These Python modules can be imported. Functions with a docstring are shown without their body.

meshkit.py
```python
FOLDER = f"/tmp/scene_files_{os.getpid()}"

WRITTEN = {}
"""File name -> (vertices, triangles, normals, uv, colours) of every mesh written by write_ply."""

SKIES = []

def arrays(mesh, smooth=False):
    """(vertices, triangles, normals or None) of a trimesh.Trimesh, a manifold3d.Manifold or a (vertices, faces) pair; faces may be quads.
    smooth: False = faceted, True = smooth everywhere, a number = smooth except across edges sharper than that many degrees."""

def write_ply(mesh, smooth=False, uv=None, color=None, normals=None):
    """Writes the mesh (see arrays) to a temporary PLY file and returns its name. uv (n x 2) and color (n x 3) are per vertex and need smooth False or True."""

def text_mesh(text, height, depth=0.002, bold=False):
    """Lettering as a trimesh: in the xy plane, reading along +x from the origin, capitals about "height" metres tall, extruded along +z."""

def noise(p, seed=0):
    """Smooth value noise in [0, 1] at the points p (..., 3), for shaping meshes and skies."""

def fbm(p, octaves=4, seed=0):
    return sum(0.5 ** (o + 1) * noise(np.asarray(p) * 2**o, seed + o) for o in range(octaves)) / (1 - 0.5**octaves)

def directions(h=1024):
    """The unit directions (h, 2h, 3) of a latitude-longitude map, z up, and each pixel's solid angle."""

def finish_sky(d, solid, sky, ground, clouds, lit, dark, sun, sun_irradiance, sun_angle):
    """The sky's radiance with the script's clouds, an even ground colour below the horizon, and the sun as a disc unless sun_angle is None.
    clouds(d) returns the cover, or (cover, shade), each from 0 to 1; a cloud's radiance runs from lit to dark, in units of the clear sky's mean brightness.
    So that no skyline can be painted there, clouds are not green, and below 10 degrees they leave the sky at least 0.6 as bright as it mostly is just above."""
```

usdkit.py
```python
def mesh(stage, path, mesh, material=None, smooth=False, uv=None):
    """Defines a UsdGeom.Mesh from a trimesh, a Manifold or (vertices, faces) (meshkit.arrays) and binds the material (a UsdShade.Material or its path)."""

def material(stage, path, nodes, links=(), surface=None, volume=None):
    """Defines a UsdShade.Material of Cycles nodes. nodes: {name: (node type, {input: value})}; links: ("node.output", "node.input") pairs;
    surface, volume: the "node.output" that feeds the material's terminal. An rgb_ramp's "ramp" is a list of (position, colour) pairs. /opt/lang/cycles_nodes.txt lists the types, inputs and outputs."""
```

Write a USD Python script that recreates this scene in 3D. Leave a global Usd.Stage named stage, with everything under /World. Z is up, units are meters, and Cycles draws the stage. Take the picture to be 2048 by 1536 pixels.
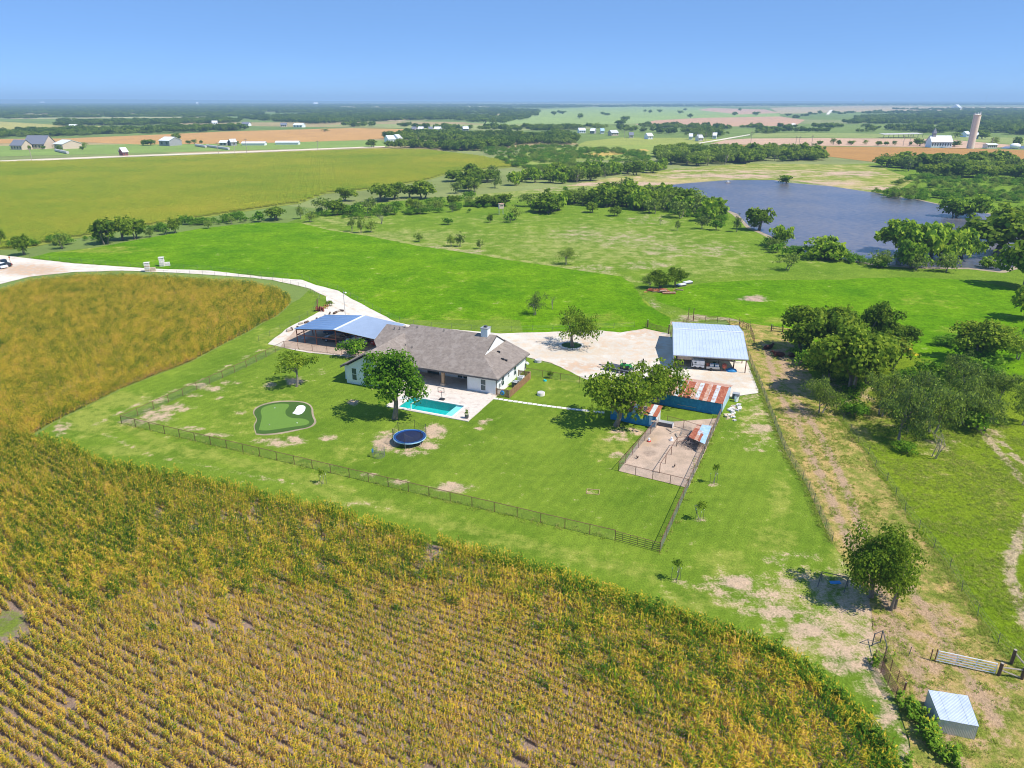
import math, random
import numpy as np, shapely
from shapely.geometry import Polygon, LineString, Point, MultiPolygon
from scipy.spatial import Delaunay
from pxr import Usd, UsdGeom, UsdLux, UsdShade, Sdf, Gf, Vt
import usdkit, meshkit
stage = Usd.Stage.CreateInMemory()
UsdGeom.SetStageUpAxis(stage, 'Z'); UsdGeom.SetStageMetersPerUnit(stage, 1.0)
UsdGeom.Xform.Define(stage, '/World'); UsdGeom.Scope.Define(stage, '/World/Looks')
T = Sdf.ValueTypeNames
# ------------------------------------------------------------------ camera, sky, sun, exposure
FOC, PITCH, H = 1420.0, math.atan(568/1420), 43.0     # focal length in photo pixels (2048 wide), pitch, height in metres
CP, SP = math.cos(PITCH), math.sin(PITCH)
cam = UsdGeom.Camera.Define(stage, '/World/camera')
cam.CreateHorizontalApertureAttr(36.0); cam.CreateVerticalApertureAttr(27.0); cam.CreateFocalLengthAttr(36.0*FOC/2048)
cam.CreateClippingRangeAttr(Gf.Vec2f(0.5, 60000)); cam.CreateFStopAttr(0.0)
cam.AddTransformOp().Set(Gf.Matrix4d(1,0,0,0, 0,SP,CP,0, 0,-CP,SP,0, 0,0,H,1))
EXPOSURE = 0.42
cam.CreateExposureAttr(EXPOSURE)
SUN_EL, SUN_AZ = math.radians(54), math.atan2(0.905, -0.42)
SD = np.array([math.sin(SUN_AZ)*math.cos(SUN_EL), math.cos(SUN_AZ)*math.cos(SUN_EL), math.sin(SUN_EL)])
sun = UsdLux.DistantLight.Define(stage, '/World/sun')
sun.CreateIntensityAttr(1.2); sun.CreateAngleAttr(0.5); sun.CreateNormalizeAttr(True); sun.CreateColorAttr(Gf.Vec3f(1.0, 0.95, 0.87))
_x = np.cross([0,0,1.0], SD); _x /= np.linalg.norm(_x); _y = np.cross(SD, _x)
sun.AddTransformOp().Set(Gf.Matrix4d(*_x,0, *_y,0, *SD,0, 0,0,0,1))
sky = UsdLux.DomeLight.Define(stage, '/World/sky')
usdkit.material(stage, '/World/Looks/sky_air', {
  'sky': ('sky_texture', {'sky_type':'single_scattering','sun_disc':False,'sun_elevation':SUN_EL,'sun_rotation':SUN_AZ,'altitude':200.0,'air_density':0.42,'aerosol_density':0.0,'ozone_density':10.0}),
  'tc': ('texture_coordinate', {}), 'mp': ('mapping', {'scale':(1.2,1.2,5.0)}), 'nz': ('noise_texture', {'scale':1.6,'detail':5.0,'roughness':.6}), 'nf': ('map_range', {'from_min':.3,'from_max':.7,'to_min':.55,'to_max':.68}), 'even_blue': ('mix', {'color2':(1.05,2.15,4.2)}),   # even blue mixed into the sky dome to flatten it and fill shadows
  'bg': ('background_shader', {'strength':0.145})}, [('tc.generated','mp.vector'),('mp.vector','nz.vector'),('nz.fac','nf.value'),('nf.result','even_blue.fac'),('sky.color','even_blue.color1'),('even_blue.color','bg.color')], surface='bg.background')
UsdShade.MaterialBindingAPI.Apply(sky.GetPrim()).Bind(UsdShade.Material.Get(stage, '/World/Looks/sky_air'))
sky.GetPrim().SetCustomDataByKey('kind', 'structure')

# ------------------------------------------------------------------ helpers
def G(px, py, z=0.0):
    """survey: a point of the photo (2048 x 1536) onto the level z, in metres"""
    d = py-768; s = FOC*SP+d*CP
    return np.array([(H-z)*(px-1024)/s, (H-z)*(FOC*CP-d*SP)/s])
def GP(pts, z=0.0): return np.array([G(x, y, z) for x, y in pts])
def W(x, y, z=0.0):
    fy = y*CP-(z-H)*SP; up = y*SP+(z-H)*CP
    return 1024+FOC*x/fy, 768-FOC*up/fy
used = {}
def numbered(parent, name):
    k = (parent, name); n = used.get(k, -1)+1; used[k] = n
    return f'{parent}/{name}' if n == 0 else f'{parent}/{name}_{n:03d}'
def tag(p, label=None, cat=None, group=None, kind=None):
    for k, v in (('label',label),('category',cat),('group',group),('kind',kind)):
        if v: p.SetCustomDataByKey(k, v)
    return p
def thing(name, label, cat, loc=(0,0,0), rz=0.0, group=None, scale=None):
    x = UsdGeom.Xform.Define(stage, numbered('/World', name))
    x.AddTranslateOp().Set(Gf.Vec3d(*map(float, loc)))
    if rz: x.AddRotateZOp().Set(math.degrees(rz))
    if scale is not None: x.AddScaleOp().Set(Gf.Vec3f(*([float(scale)]*3 if np.ndim(scale)==0 else map(float, scale))))
    return tag(x.GetPrim(), label, cat, group)
def mpath(m): return UsdShade.Material.Get(stage, f'/World/Looks/{m}')
def mesh(parent, name, vf, mat, smooth=False, **t):
    p = usdkit.mesh(stage, numbered(str(parent.GetPath()) if hasattr(parent,'GetPath') else parent, name), vf, mpath(mat), smooth=smooth)
    return tag(p.GetPrim(), **t) if t else p.GetPrim()
def primvar(prim, name, arr):
    UsdGeom.PrimvarsAPI(prim).CreatePrimvar(name, T.FloatArray, 'vertex').Set(Vt.FloatArray.FromNumpy(np.asarray(arr, np.float32)))
class MB:
    """collects shapes into one mesh"""
    def __init__(s): s.v, s.f, s.n = [], [], 0
    def add(s, v, f):
        v = np.asarray(v, float); f = np.asarray(f, int)
        if f.shape[1] == 4: f = np.vstack([f[:,[0,1,2]], f[:,[0,2,3]]])
        s.v.append(v); s.f.append(f+s.n); s.n += len(v); return s
    def box(s, c, size, rz=0.0, M=None):
        v = np.array([[x,y,z] for x in (-.5,.5) for y in (-.5,.5) for z in (-.5,.5)])*np.asarray(size, float)
        if rz: v[:,:2] = v[:,:2] @ np.array([[math.cos(rz),math.sin(rz)],[-math.sin(rz),math.cos(rz)]])
        if M is not None: v = v @ np.asarray(M).T
        return s.add(v+np.asarray(c, float), [[0,1,3,2],[4,6,7,5],[0,4,5,1],[2,3,7,6],[0,2,6,4],[1,5,7,3]])
    def slab(s, lo, hi): lo, hi = np.asarray(lo,float), np.asarray(hi,float); return s.box((lo+hi)/2, hi-lo)
    def tube(s, pts, r, k=6, cap=True):
        p = np.asarray(pts, float); r = np.broadcast_to(np.asarray(r, float), (len(p),))
        t = np.gradient(p, axis=0); t /= np.linalg.norm(t, axis=1, keepdims=True)+1e-12
        a = np.cross(t, np.where(np.abs(t[:,2:])<.9, [0,0,1.0], [1.0,0,0])); a /= np.linalg.norm(a, axis=1, keepdims=True)+1e-12
        b = np.cross(t, a); an = np.arange(k)*2*math.pi/k
        v = p[:,None]+r[:,None,None]*(np.cos(an)[None,:,None]*a[:,None]+np.sin(an)[None,:,None]*b[:,None])
        i, j = np.meshgrid(np.arange(len(p)-1), np.arange(k), indexing='ij')
        q = np.stack([i*k+j, i*k+(j+1)%k, (i+1)*k+(j+1)%k, (i+1)*k+j], -1).reshape(-1,4)
        v = v.reshape(-1,3)
        f = np.vstack([q[:,[0,1,2]], q[:,[0,2,3]]])
        if cap:
            n = len(v); v = np.vstack([v, p[0], p[-1]]); m = (len(p)-1)*k; J = np.arange(k)
            f = np.vstack([f, np.stack([np.full(k,n), (J+1)%k, J],1), np.stack([np.full(k,n+1), m+J, m+(J+1)%k],1)])
        return s.add(v, f)
    def ball(s, c, r, n=8):
        th, ph = np.meshgrid(np.linspace(0, math.pi, n+1), np.arange(2*n)*math.pi/n, indexing='ij')
        v = np.stack([np.sin(th)*np.cos(ph), np.sin(th)*np.sin(ph), np.cos(th)], -1).reshape(-1,3)*np.asarray(r, float)+np.asarray(c, float)
        i, j = np.meshgrid(np.arange(n), np.arange(2*n), indexing='ij')
        return s.add(v, np.stack([i*2*n+j, (i+1)*2*n+j, (i+1)*2*n+(j+1)%(2*n), i*2*n+(j+1)%(2*n)], -1).reshape(-1,4))
    def poly(s, pts, th=None):
        """flat polygon (convex fan); th: thickness vector"""
        p = np.asarray(pts, float); n = len(p)
        fan = np.array([[0,i,i+1] for i in range(1,n-1)])
        if th is None: return s.add(p, fan)
        q = p+np.asarray(th, float)
        side = np.array([[i,(i+1)%n,n+(i+1)%n,n+i] for i in range(n)])
        return s.add(np.vstack([p,q]), np.vstack([fan[:,::-1], fan+n, side[:,[0,1,2]], side[:,[0,2,3]]]))
    def out(s): return np.vstack(s.v), np.vstack(s.f)
    def put(s, parent, name, mat, smooth=False, **t): return mesh(parent, name, s.out(), mat, smooth, **t)
def rot2(a): return np.array([[math.cos(a), -math.sin(a)], [math.sin(a), math.cos(a)]])

# ------------------------------------------------------------------ materials
def tone(c, k): return tuple(min(1.0, x*k) for x in c)
def MAT(name, col, rough=.75, var=.15, scale=3.0, metal=0.0, bump=0.0, bscale=20.0, spec=.4, detail=3.0, dirt=None, dscale=1.0):
    n = {'g':('geometry',{}), 'n':('noise_texture',{'scale':float(scale),'detail':detail,'roughness':.6}), 'r':('rgb_ramp',{'ramp':[(.25,tone(col,1-var)),(.75,tone(col,1+var))]}),
         'p':('principled_bsdf',{'roughness':rough,'metallic':metal,'specular_ior_level':spec})}
    l = [('g.position','n.vector'),('n.fac','r.fac')]; c = 'r.color'
    if dirt:
        n['dn'] = ('noise_texture',{'scale':float(dscale),'detail':5.0,'roughness':.65}); n['dr'] = ('rgb_ramp',{'ramp':[(.5,(0,0,0)),(.64,(1,1,1))]}); n['dm'] = ('mix',{'color2':dirt})
        l += [('g.position','dn.vector'),('dn.fac','dr.fac'),('dr.color','dm.fac'),(c,'dm.color1')]; c = 'dm.color'
    if bump:
        n['bn'] = ('noise_texture',{'scale':float(bscale),'detail':3.0}); n['b'] = ('bump',{'strength':1.0,'distance':bump})
        l += [('g.position','bn.vector'),('bn.fac','b.height'),('b.normal','p.normal')]
    l.append((c,'p.base_color'))
    return usdkit.material(stage, f'/World/Looks/{name}', n, l, surface='p.BSDF')
def LEAF(name, ramp, trans=.3, patch=None, pscale=.05, pw=.5, rough=.6, objvar=.25):
    """leaves: the mesh's own tint 0..1 along the ramp, shifted by broad patches of the land and by each plant's own tone"""
    n = {'a':('attribute',{'attribute':'tint'}), 'g':('geometry',{}), 'o':('object_info',{}), 'r':('rgb_ramp',{'ramp':ramp}),
         'n':('noise_texture',{'scale':float(pscale),'detail':4.0,'roughness':.65}),
         'ns':('math',{'math_type':'multiply_add','value2':float(pw),'value3':-.5*pw}), 'os':('math',{'math_type':'multiply_add','value2':float(objvar),'value3':-.5*objvar}),
         's1':('math',{'math_type':'add'}), 's2':('math',{'math_type':'add','use_clamp':True}),
         'p':('principled_bsdf',{'roughness':rough,'specular_ior_level':.10}), 't':('translucent_bsdf',{}), 'm':('mix_closure',{'fac':trans})}
    l = [('g.position','n.vector'),('n.fac','ns.value1'),('o.random','os.value1'),('a.fac','s1.value1'),('ns.value','s1.value2'),('s1.value','s2.value1'),('os.value','s2.value2'),
         ('s2.value','r.fac'),('r.color','p.base_color'),('r.color','t.color'),('p.BSDF','m.closure1'),('t.BSDF','m.closure2')]
    return usdkit.material(stage, f'/World/Looks/{name}', n, l, surface='m.closure')
def GROUND(name, g1, g2, dry, dirt, fine=4.0, broad=.06, bump=.12, contrast=.35, stripe=None, mid=.6):
    n = {'g':('geometry',{}), 'ad':('attribute',{'attribute':'dirt'}), 'ay':('attribute',{'attribute':'dry'}),
         'nb':('noise_texture',{'scale':broad,'detail':5.0,'roughness':.6}), 'nm':('noise_texture',{'scale':mid,'detail':6.0,'roughness':.7}), 'nf':('noise_texture',{'scale':fine,'detail':4.0,'roughness':.75}),
         'rb':('rgb_ramp',{'ramp':[(.3,g1),(.7,g2)]}),
         'yf':('math',{'math_type':'multiply_add','value2':1.9,'value3':-.95}), 'ys':('math',{'math_type':'add'}), 'yr':('map_range',{'range_type':'smoothstep','from_min':.25,'from_max':.8}),
         'df':('math',{'math_type':'multiply_add','value2':2.6,'value3':-1.3}), 'd2':('math',{'math_type':'multiply_add','value2':1.0,'value3':-.5}), 'd3':('math',{'math_type':'add'}), 'ds':('math',{'math_type':'add'}), 'dr':('map_range',{'range_type':'smoothstep','from_min':.30,'from_max':.88}),
         'my':('mix',{'color2':dry}), 'md':('mix',{'color2':dirt}), 'vm':('rgb_ramp',{'ramp':[(.3,(.80,.84,.85)),(.7,(1.2,1.16,1.1))]}), 'mv':('mix',{'mix_type':'multiply','fac':1.0}), 'rf':('rgb_ramp',{'ramp':[(.25,(1-contrast,)*3),(.75,(1+contrast,)*3)]}), 'mf':('mix',{'mix_type':'multiply','fac':1.0}),
         'b':('bump',{'strength':1.0,'distance':bump}), 'p':('principled_bsdf',{'roughness':1.0,'specular_ior_level':.03})}
    l = [('g.position','nb.vector'),('g.position','nm.vector'),('g.position','nf.vector'),('nb.fac','rb.fac'),
         ('nm.fac','yf.value1'),('ay.fac','ys.value1'),('yf.value','ys.value2'),('ys.value','yr.value'),('nm.fac','df.value1'),('ad.fac','ds.value1'),('nf.fac','d2.value1'),('df.value','d3.value1'),('d2.value','d3.value2'),('d3.value','ds.value2'),('ds.value','dr.value'),
         ('rb.color','my.color1'),('yr.result','my.fac'),('my.color','md.color1'),('dr.result','md.fac'),('nf.fac','rf.fac'),('nm.fac','vm.fac'),('md.color','mv.color1'),('vm.color','mv.color2'),('mv.color','mf.color1'),('rf.color','mf.color2'),('mf.color','p.base_color'),
         ('nf.fac','b.height'),('b.normal','p.normal')]
    if stripe:   # mower tracks: broad alternate bands
        ang, per, amt = stripe
        n.update({'mp':('mapping',{'rotation':(0,0,ang),'scale':(1/per,1/per,1)}), 'w':('wave_texture',{'bands_direction':'x','scale':.3,'distortion':1.0,'detail':2.0,'detail_scale':.6}),
                  'wr':('rgb_ramp',{'ramp':[(.2,(1-amt,)*3),(.8,(1+amt,)*3)]}), 'mw':('mix',{'mix_type':'multiply','fac':1.0})})
        l.remove(('rb.color','my.color1')); l += [('g.position','mp.vector'),('mp.vector','w.vector'),('w.fac','wr.fac'),('rb.color','mw.color1'),('wr.color','mw.color2'),('mw.color','my.color1')]
    return usdkit.material(stage, f'/World/Looks/{name}', n, l, surface='p.BSDF')
SOIL = (.40,.29,.22); PALE = (.47,.345,.24); STRAW = (.38,.27,.09)
GROUND('lawn_grass', (.105,.182,.014), (.180,.258,.026), (.235,.275,.045), PALE, fine=5.0, broad=.09, stripe=(.5,1.3,.035))
GROUND('lane_grass', (.16,.21,.025), (.26,.27,.05), (.44,.31,.12), (.40,.275,.175), fine=4.0, contrast=.4, bump=.2)
GROUND('pasture_grass', (.105,.19,.013), (.175,.255,.024), (.27,.29,.085), (.35,.29,.19), fine=2.0, contrast=.35, bump=.2, mid=.25)
GROUND('tall_grass', (.130,.205,.008), (.205,.27,.016), (.33,.28,.09), (.42,.33,.2), fine=2.5, contrast=.5, bump=.35, mid=.5)
GROUND('hay_grass', (.072,.185,.001), (.135,.258,.003), (.20,.25,.03), SOIL, fine=.9, broad=.05, contrast=.38, bump=.3, mid=.2)
GROUND('dam_turf', (.16,.23,.025), (.26,.28,.05), (.42,.34,.15), (.46,.33,.24), fine=1.2, broad=.03, mid=.09, contrast=.35, bump=.2)
GROUND('white_gravel', (.55,.485,.415), (.69,.63,.56), (.50,.41,.32), (.50,.36,.26), fine=9.0, broad=.2, contrast=.15, bump=.03)
GROUND('field_soil', (.23,.16,.125), (.32,.235,.19), (.2,.2,.04), (.15,.2,.03), fine=5.0, contrast=.45, bump=.15)
GROUND('pen_dirt', (.40,.295,.22), (.48,.365,.29), (.40,.29,.2), (.25,.19,.15), fine=6.0, broad=.3, contrast=.2, bump=.05)

# ------------------------------------------------------------------ ground zones
rng = np.random.default_rng(7)
def wobble(ring, step, amp, seed):
    """a boundary cut into short pieces that wander a little, as the edge of grass does"""
    r = np.vstack([ring, ring[:1]]); out = []
    for a, b in zip(r[:-1], r[1:]):
        n = max(1, int(np.linalg.norm(b-a)/step))
        out.append(a+(b-a)*np.linspace(0,1,n,endpoint=False)[:,None])
    p = np.vstack(out)
    if amp:
        q = np.column_stack([p/max(step*3,1.5), np.full(len(p), seed)])
        p = p+2*amp*(np.column_stack([meshkit.fbm(q), meshkit.fbm(q+37.3)])-.5)
    return p
def fill(ring, step, hole=None):
    """triangles of a flat area"""
    P = Polygon(ring).buffer(0)
    if isinstance(P, MultiPolygon): P = max(P.geoms, key=lambda g: g.area)
    ext = np.array(P.exterior.coords)[:-1]
    if hole is not None: P = P.difference(Polygon(hole)); ext = np.vstack([ext, wobble(np.asarray(hole, float), step, 0, 0)])
    x0, y0, x1, y1 = P.bounds
    X, Y = np.meshgrid(np.arange(x0, x1, step), np.arange(y0, y1, step)); g = np.column_stack([X.ravel(), Y.ravel()])
    g = g+np.random.default_rng(3).uniform(-.2,.2,g.shape)*step
    ok = shapely.contains_xy(P.buffer(-step*.45), g[:,0], g[:,1])
    p = np.vstack([ext, g[ok]]); d = Delaunay(p); c = p[d.simplices].mean(1)
    t = d.simplices[shapely.contains_xy(P, c[:,0], c[:,1])]
    a = p[t]; cr = (a[:,1,0]-a[:,0,0])*(a[:,2,1]-a[:,0,1])-(a[:,1,1]-a[:,0,1])*(a[:,2,0]-a[:,0,0])
    t[cr<0] = t[cr<0][:,::-1]
    return p, t, P
def spots(p, items):
    """how far the bare or dry patches surveyed in the photo reach: (px, py, half width, half height, strength) of each"""
    px, py = W(p[:,0], p[:,1]); o = np.zeros(len(p))
    for x, y, rx, ry, s in items: o = np.maximum(o, s*np.clip(1.45-np.hypot((px-x)/rx, (py-y)/ry), 0, 1))
    return o
def tracks(p, lines):
    o = np.zeros(len(p)); pts = shapely.points(p)
    for line, w, s in lines:
        o = np.maximum(o, s*np.clip(1.3-shapely.distance(pts, LineString(GP(line)))/w, 0, 1))
    return o
def zone(name, px, mat, z, step, amp=.25, seed=0, dirt=(), dry=(), dirt_t=(), dry_t=(), world=False, base_dry=0.0, kind='structure', label=None, cat=None, zpx=0.0, hole=None):
    ring = np.asarray(px, float) if world else GP(px, zpx)
    p, t, P = fill(wobble(ring, step, amp, seed), step, hole)
    m = mesh('/World', name, (np.column_stack([p, np.full(len(p), z)]), t), mat, kind=kind, label=label, cat=cat)
    if dirt is not None:
        primvar(m, 'dirt', np.maximum(spots(p, dirt), tracks(p, dirt_t))); primvar(m, 'dry', np.maximum(base_dry, np.maximum(spots(p, dry), tracks(p, dry_t))))
    return P
# the plain out to the horizon
HA = math.radians(-23); HO = np.array([-2.5,102.9]); HU, HV = rot2(HA)[:,0], rot2(HA)[:,1]
PU0, PU1, PV0, PV1 = -11.6, -2.5, -10.2, -6.05
POOL_HOLE = [HO+u*HU+v*HV for u, v in ((PU0-.08,PV0-.08),(PU1+.08,PV0-.08),(PU1+.08,PV1+.08),(PU0-.08,PV1+.08))]
def plain():
    R = np.geomspace(300, 24000, 36); A = np.linspace(0, 2*math.pi, 97)[:-1]; v = []
    for r in R: v += [(r*math.sin(a), r*math.cos(a), 0) for a in A]
    v = np.array(v); n = 96
    f = []
    for k in range(len(R)-1):
        o = k*n; f += [x for i in range(n) for x in ([o+i,o+(i+1)%n,o+n+(i+1)%n],[o+i,o+n+(i+1)%n,o+n+i])]
    p, t, _ = fill(v[:n,:2], 14, POOL_HOLE); f = np.vstack([np.array(f), t+len(v)]); v = np.vstack([v, np.column_stack([p, 0*p[:,0]])]); v[:,2] = -.06
    return v, f
n = {'g':('geometry',{}), 'mp':('mapping',{'scale':(.0016,.0030,1.0)}), 'v':('voronoi_texture',{'scale':1.0,'randomness':.9}), 's':('separate_color',{}),
     'r':('rgb_ramp',{'ramp':[(0,(.16,.22,.05)),(.3,(.14,.20,.045)),(.31,(.20,.235,.07)),(.55,(.23,.25,.09)),(.56,(.33,.27,.12)),(.72,(.36,.27,.13)),(.73,(.17,.23,.05)),(1,(.13,.19,.05))]}),
     'nn':('noise_texture',{'scale':.02,'detail':6.0,'roughness':.7}), 'rn':('rgb_ramp',{'ramp':[(.3,(.75,.75,.75)),(.7,(1.2,1.2,1.2))]}), 'm':('mix',{'mix_type':'multiply','fac':1.0}), 'p':('principled_bsdf',{'roughness':.95,'specular_ior_level':.1})}
usdkit.material(stage, '/World/Looks/plain_land', n, [('g.position','mp.vector'),('mp.vector','v.vector'),('v.color','s.color'),('s.r','r.fac'),('g.position','nn.vector'),('nn.fac','rn.fac'),('r.color','m.color1'),('rn.color','m.color2'),('m.color','p.base_color')], surface='p.BSDF')
mesh('/World', 'ground', plain(), 'plain_land', kind='structure')

# corn edges (tops are seen over 1.8 m of crop on the far sides, feet on the near sides)
CE = np.vstack([G(-420,770,1.8)[None], GP([(-60,835),(60,858),(138,877),(202,909),(276,921),(358,932),(431,950),(510,967),(598,985),(700,1014),(860,1058),(1007,1100),(1095,1117),(1180,1147),(1242,1170),(1300,1197)], 1.8),
               GP([(1405,1243),(1500,1275),(1586,1310),(1640,1352),(1700,1415),(1752,1470),(1800,1536),(1850,1640),(1860,1800)], 0.9)])
def smooth(p, k=3, n=4):
    p = np.asarray(p, float)
    for _ in range(k):
        q = np.empty((2*len(p)-2, 2)); q[0::2] = .75*p[:-1]+.25*p[1:]; q[1::2] = .25*p[:-1]+.75*p[1:]
        p = np.vstack([p[:1], q, p[-1:]])
    return p
CES = smooth(CE, 3)
LFN = GP([(105,847),(171,815),(244,778),(317,749),(381,725),(456,685),(500,663),(527,646),(556,632),(572,618),(583,606)], 0.0)
LFF = GP([(586,598),(578,583),(556,570),(500,557),(366,548),(244,542),(146,545),(61,554),(0,572),(-200,640)], 1.8)
LEFT = np.vstack([LFN, LFF, [CES[0]], CES[(CES[:,0] < LFN[0,0])]])
# mown ground around the garden, down to the wire fence and the lower right corner
F1 = [(1452,640),(1480,668),(1505,737),(1520,771),(1540,825),(1567,897),(1588,935),(1612,969),(1624,997),(1648,1052),(1664,1085)]
F2 = [(1640,770),(1677,830),(1698,860),(1722,893),(1737,910),(1750,935),(1765,953),(1781,971),(1795,999),(1811,1026),(1832,1050),(1853,1084),(1875,1104),(1898,1136),(1922,1181),(1948,1223),(1977,1264),(2008,1305),(2060,1350)]
CEPX = np.array([W(x, y) for x, y in CES])
ce_px = [tuple(q) for q in CEPX if -500 < q[0] < 1820][::4]
LAWN = [(60,880)]+[tuple(W(*q)) for q in LFN]+[(600,598),(618,580),(652,593),(656,613),(624,632),(578,654),(540,681),(570,697),(617,706),(690,714),(760,700),(800,640),(1040,640),(1060,720),(1110,730),(1150,748),(1195,766),(1300,800),(1465,795),(1520,786),(1517,765)]+F1[3:]+[(1700,1140),(1740,1195),(1745,1260),(1790,1390),(1830,1536),(1880,1640),(1860,1900)]+ce_px[::-1]
zone('lawn', LAWN, 'lawn_grass', .004, .5, .15, 1, hole=POOL_HOLE,
  dirt=[(315,832,38,16,.75),(350,815,35,10,.7),(270,845,35,8,.7),(425,778,30,7,.6),(460,765,25,6,.55),(310,800,30,9,.5),(540,770,14,5,.9),(405,771,22,5,.65),(385,790,20,5,.55),(120,858,14,16,.7),(135,850,16,10,.5),
    (560,884,40,12,.65),(590,880,24,9,.75),(520,884,30,5,.6),(430,870,40,5,.65),(380,857,30,6,.6),(655,876,22,7,.65),(480,825,12,4,.55),(440,795,10,4,.55),
    (770,885,28,17,1),(868,862,28,14,.95),(850,890,38,10,.85),(820,905,40,9,.7),(790,868,30,10,.6),(905,975,42,10,1),(965,845,14,5,.8),(955,857,9,4,.7),(706,805,12,6,1),(1185,985,12,5,.45),
    (740,950,22,5,.6),(800,965,24,6,.6),(670,930,14,5,.5),(590,763,22,9,.8),(1240,875,30,12,.55),(1235,910,22,7,.75),(1222,880,20,6,.5),(1222,938,10,4,.6),(1255,862,40,10,.6),(1520,856,34,14,.75),(1512,820,16,20,.5),(1500,795,24,12,.5),
    (1470,1165,38,16,1),(1580,1165,50,14,.7),(1640,1165,40,18,.65),(1480,1200,60,10,.6),(1560,1225,60,18,.8),(1620,1260,60,22,.85),(1680,1310,50,25,.8),(1700,1330,60,20,.75),(1520,1190,50,14,.6),(1780,1430,20,30,.8),(1760,1390,16,20,.5),(1815,1490,22,30,.7),(1610,1110,36,12,.45),(1550,1115,34,14,.4),
    (640,968,12,5,.5),(1426,968,12,5,.7),(1399,1041,12,5,.7),(1352,1162,14,5,.7),(1600,1200,150,70,.5),(1690,1290,90,60,.55),(1480,1180,120,40,.45),(1690,1200,70,80,.65),(1640,1270,110,50,.6),(1750,1340,40,70,.7),(1780,1420,50,90,.5),(1735,1240,60,100,.75),(1530,850,70,60,.4),(980,840,8,4,.6),(700,712,40,6,.5),(640,745,20,10,.3),(720,1010,60,9,.3)],
  dry=[(1735,1230,90,110,.9),(1690,1120,50,60,.6),(180,840,60,40,.75),(240,800,90,20,.75),(260,900,90,14,.7),(400,910,90,16,.55),(600,925,90,16,.5),(520,800,90,40,.45),(700,900,60,30,.45),(650,955,60,14,.5),(1560,1000,30,60,.6),(1545,1080,60,40,.55),(1450,1130,70,40,.6),(1400,1200,120,30,.6),(1600,1180,90,50,.7),(900,1080,200,24,.35),(1510,840,50,50,.6),(1300,950,80,10,.4),(1600,690,60,40,.5),(560,680,70,30,.5),(1230,890,60,40,.6),(500,850,120,40,.4),(1120,770,60,24,.4),(1620,1290,110,50,.7),(1120,830,60,14,.3),(1000,1100,300,18,.45),(730,1010,120,12,.45)],
  dirt_t=[([(1440,1190),(1530,1200),(1620,1240),(1700,1300),(1760,1380)],1.1,.6),([(1520,1110),(1600,1150),(1680,1230),(1730,1290)],.7,.5),([(190,850),(260,815),(400,760),(520,700)],.7,.45),([(210,870),(290,905),(420,935),(600,970)],.7,.35)], dry_t=[([(600,975),(800,1020),(1000,1075),(1300,1150)],2.0,.55),([(240,850),(330,890),(520,935),(700,985)],1.6,.6)])
LANE = F1+[(1700,1140),(1742,1200),(1745,1260),(1790,1390),(1830,1536),(1880,1640),(1900,1800),(2600,1800),(2300,1500)]+F2[::-1]+[(1620,720),(1600,660)]
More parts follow.
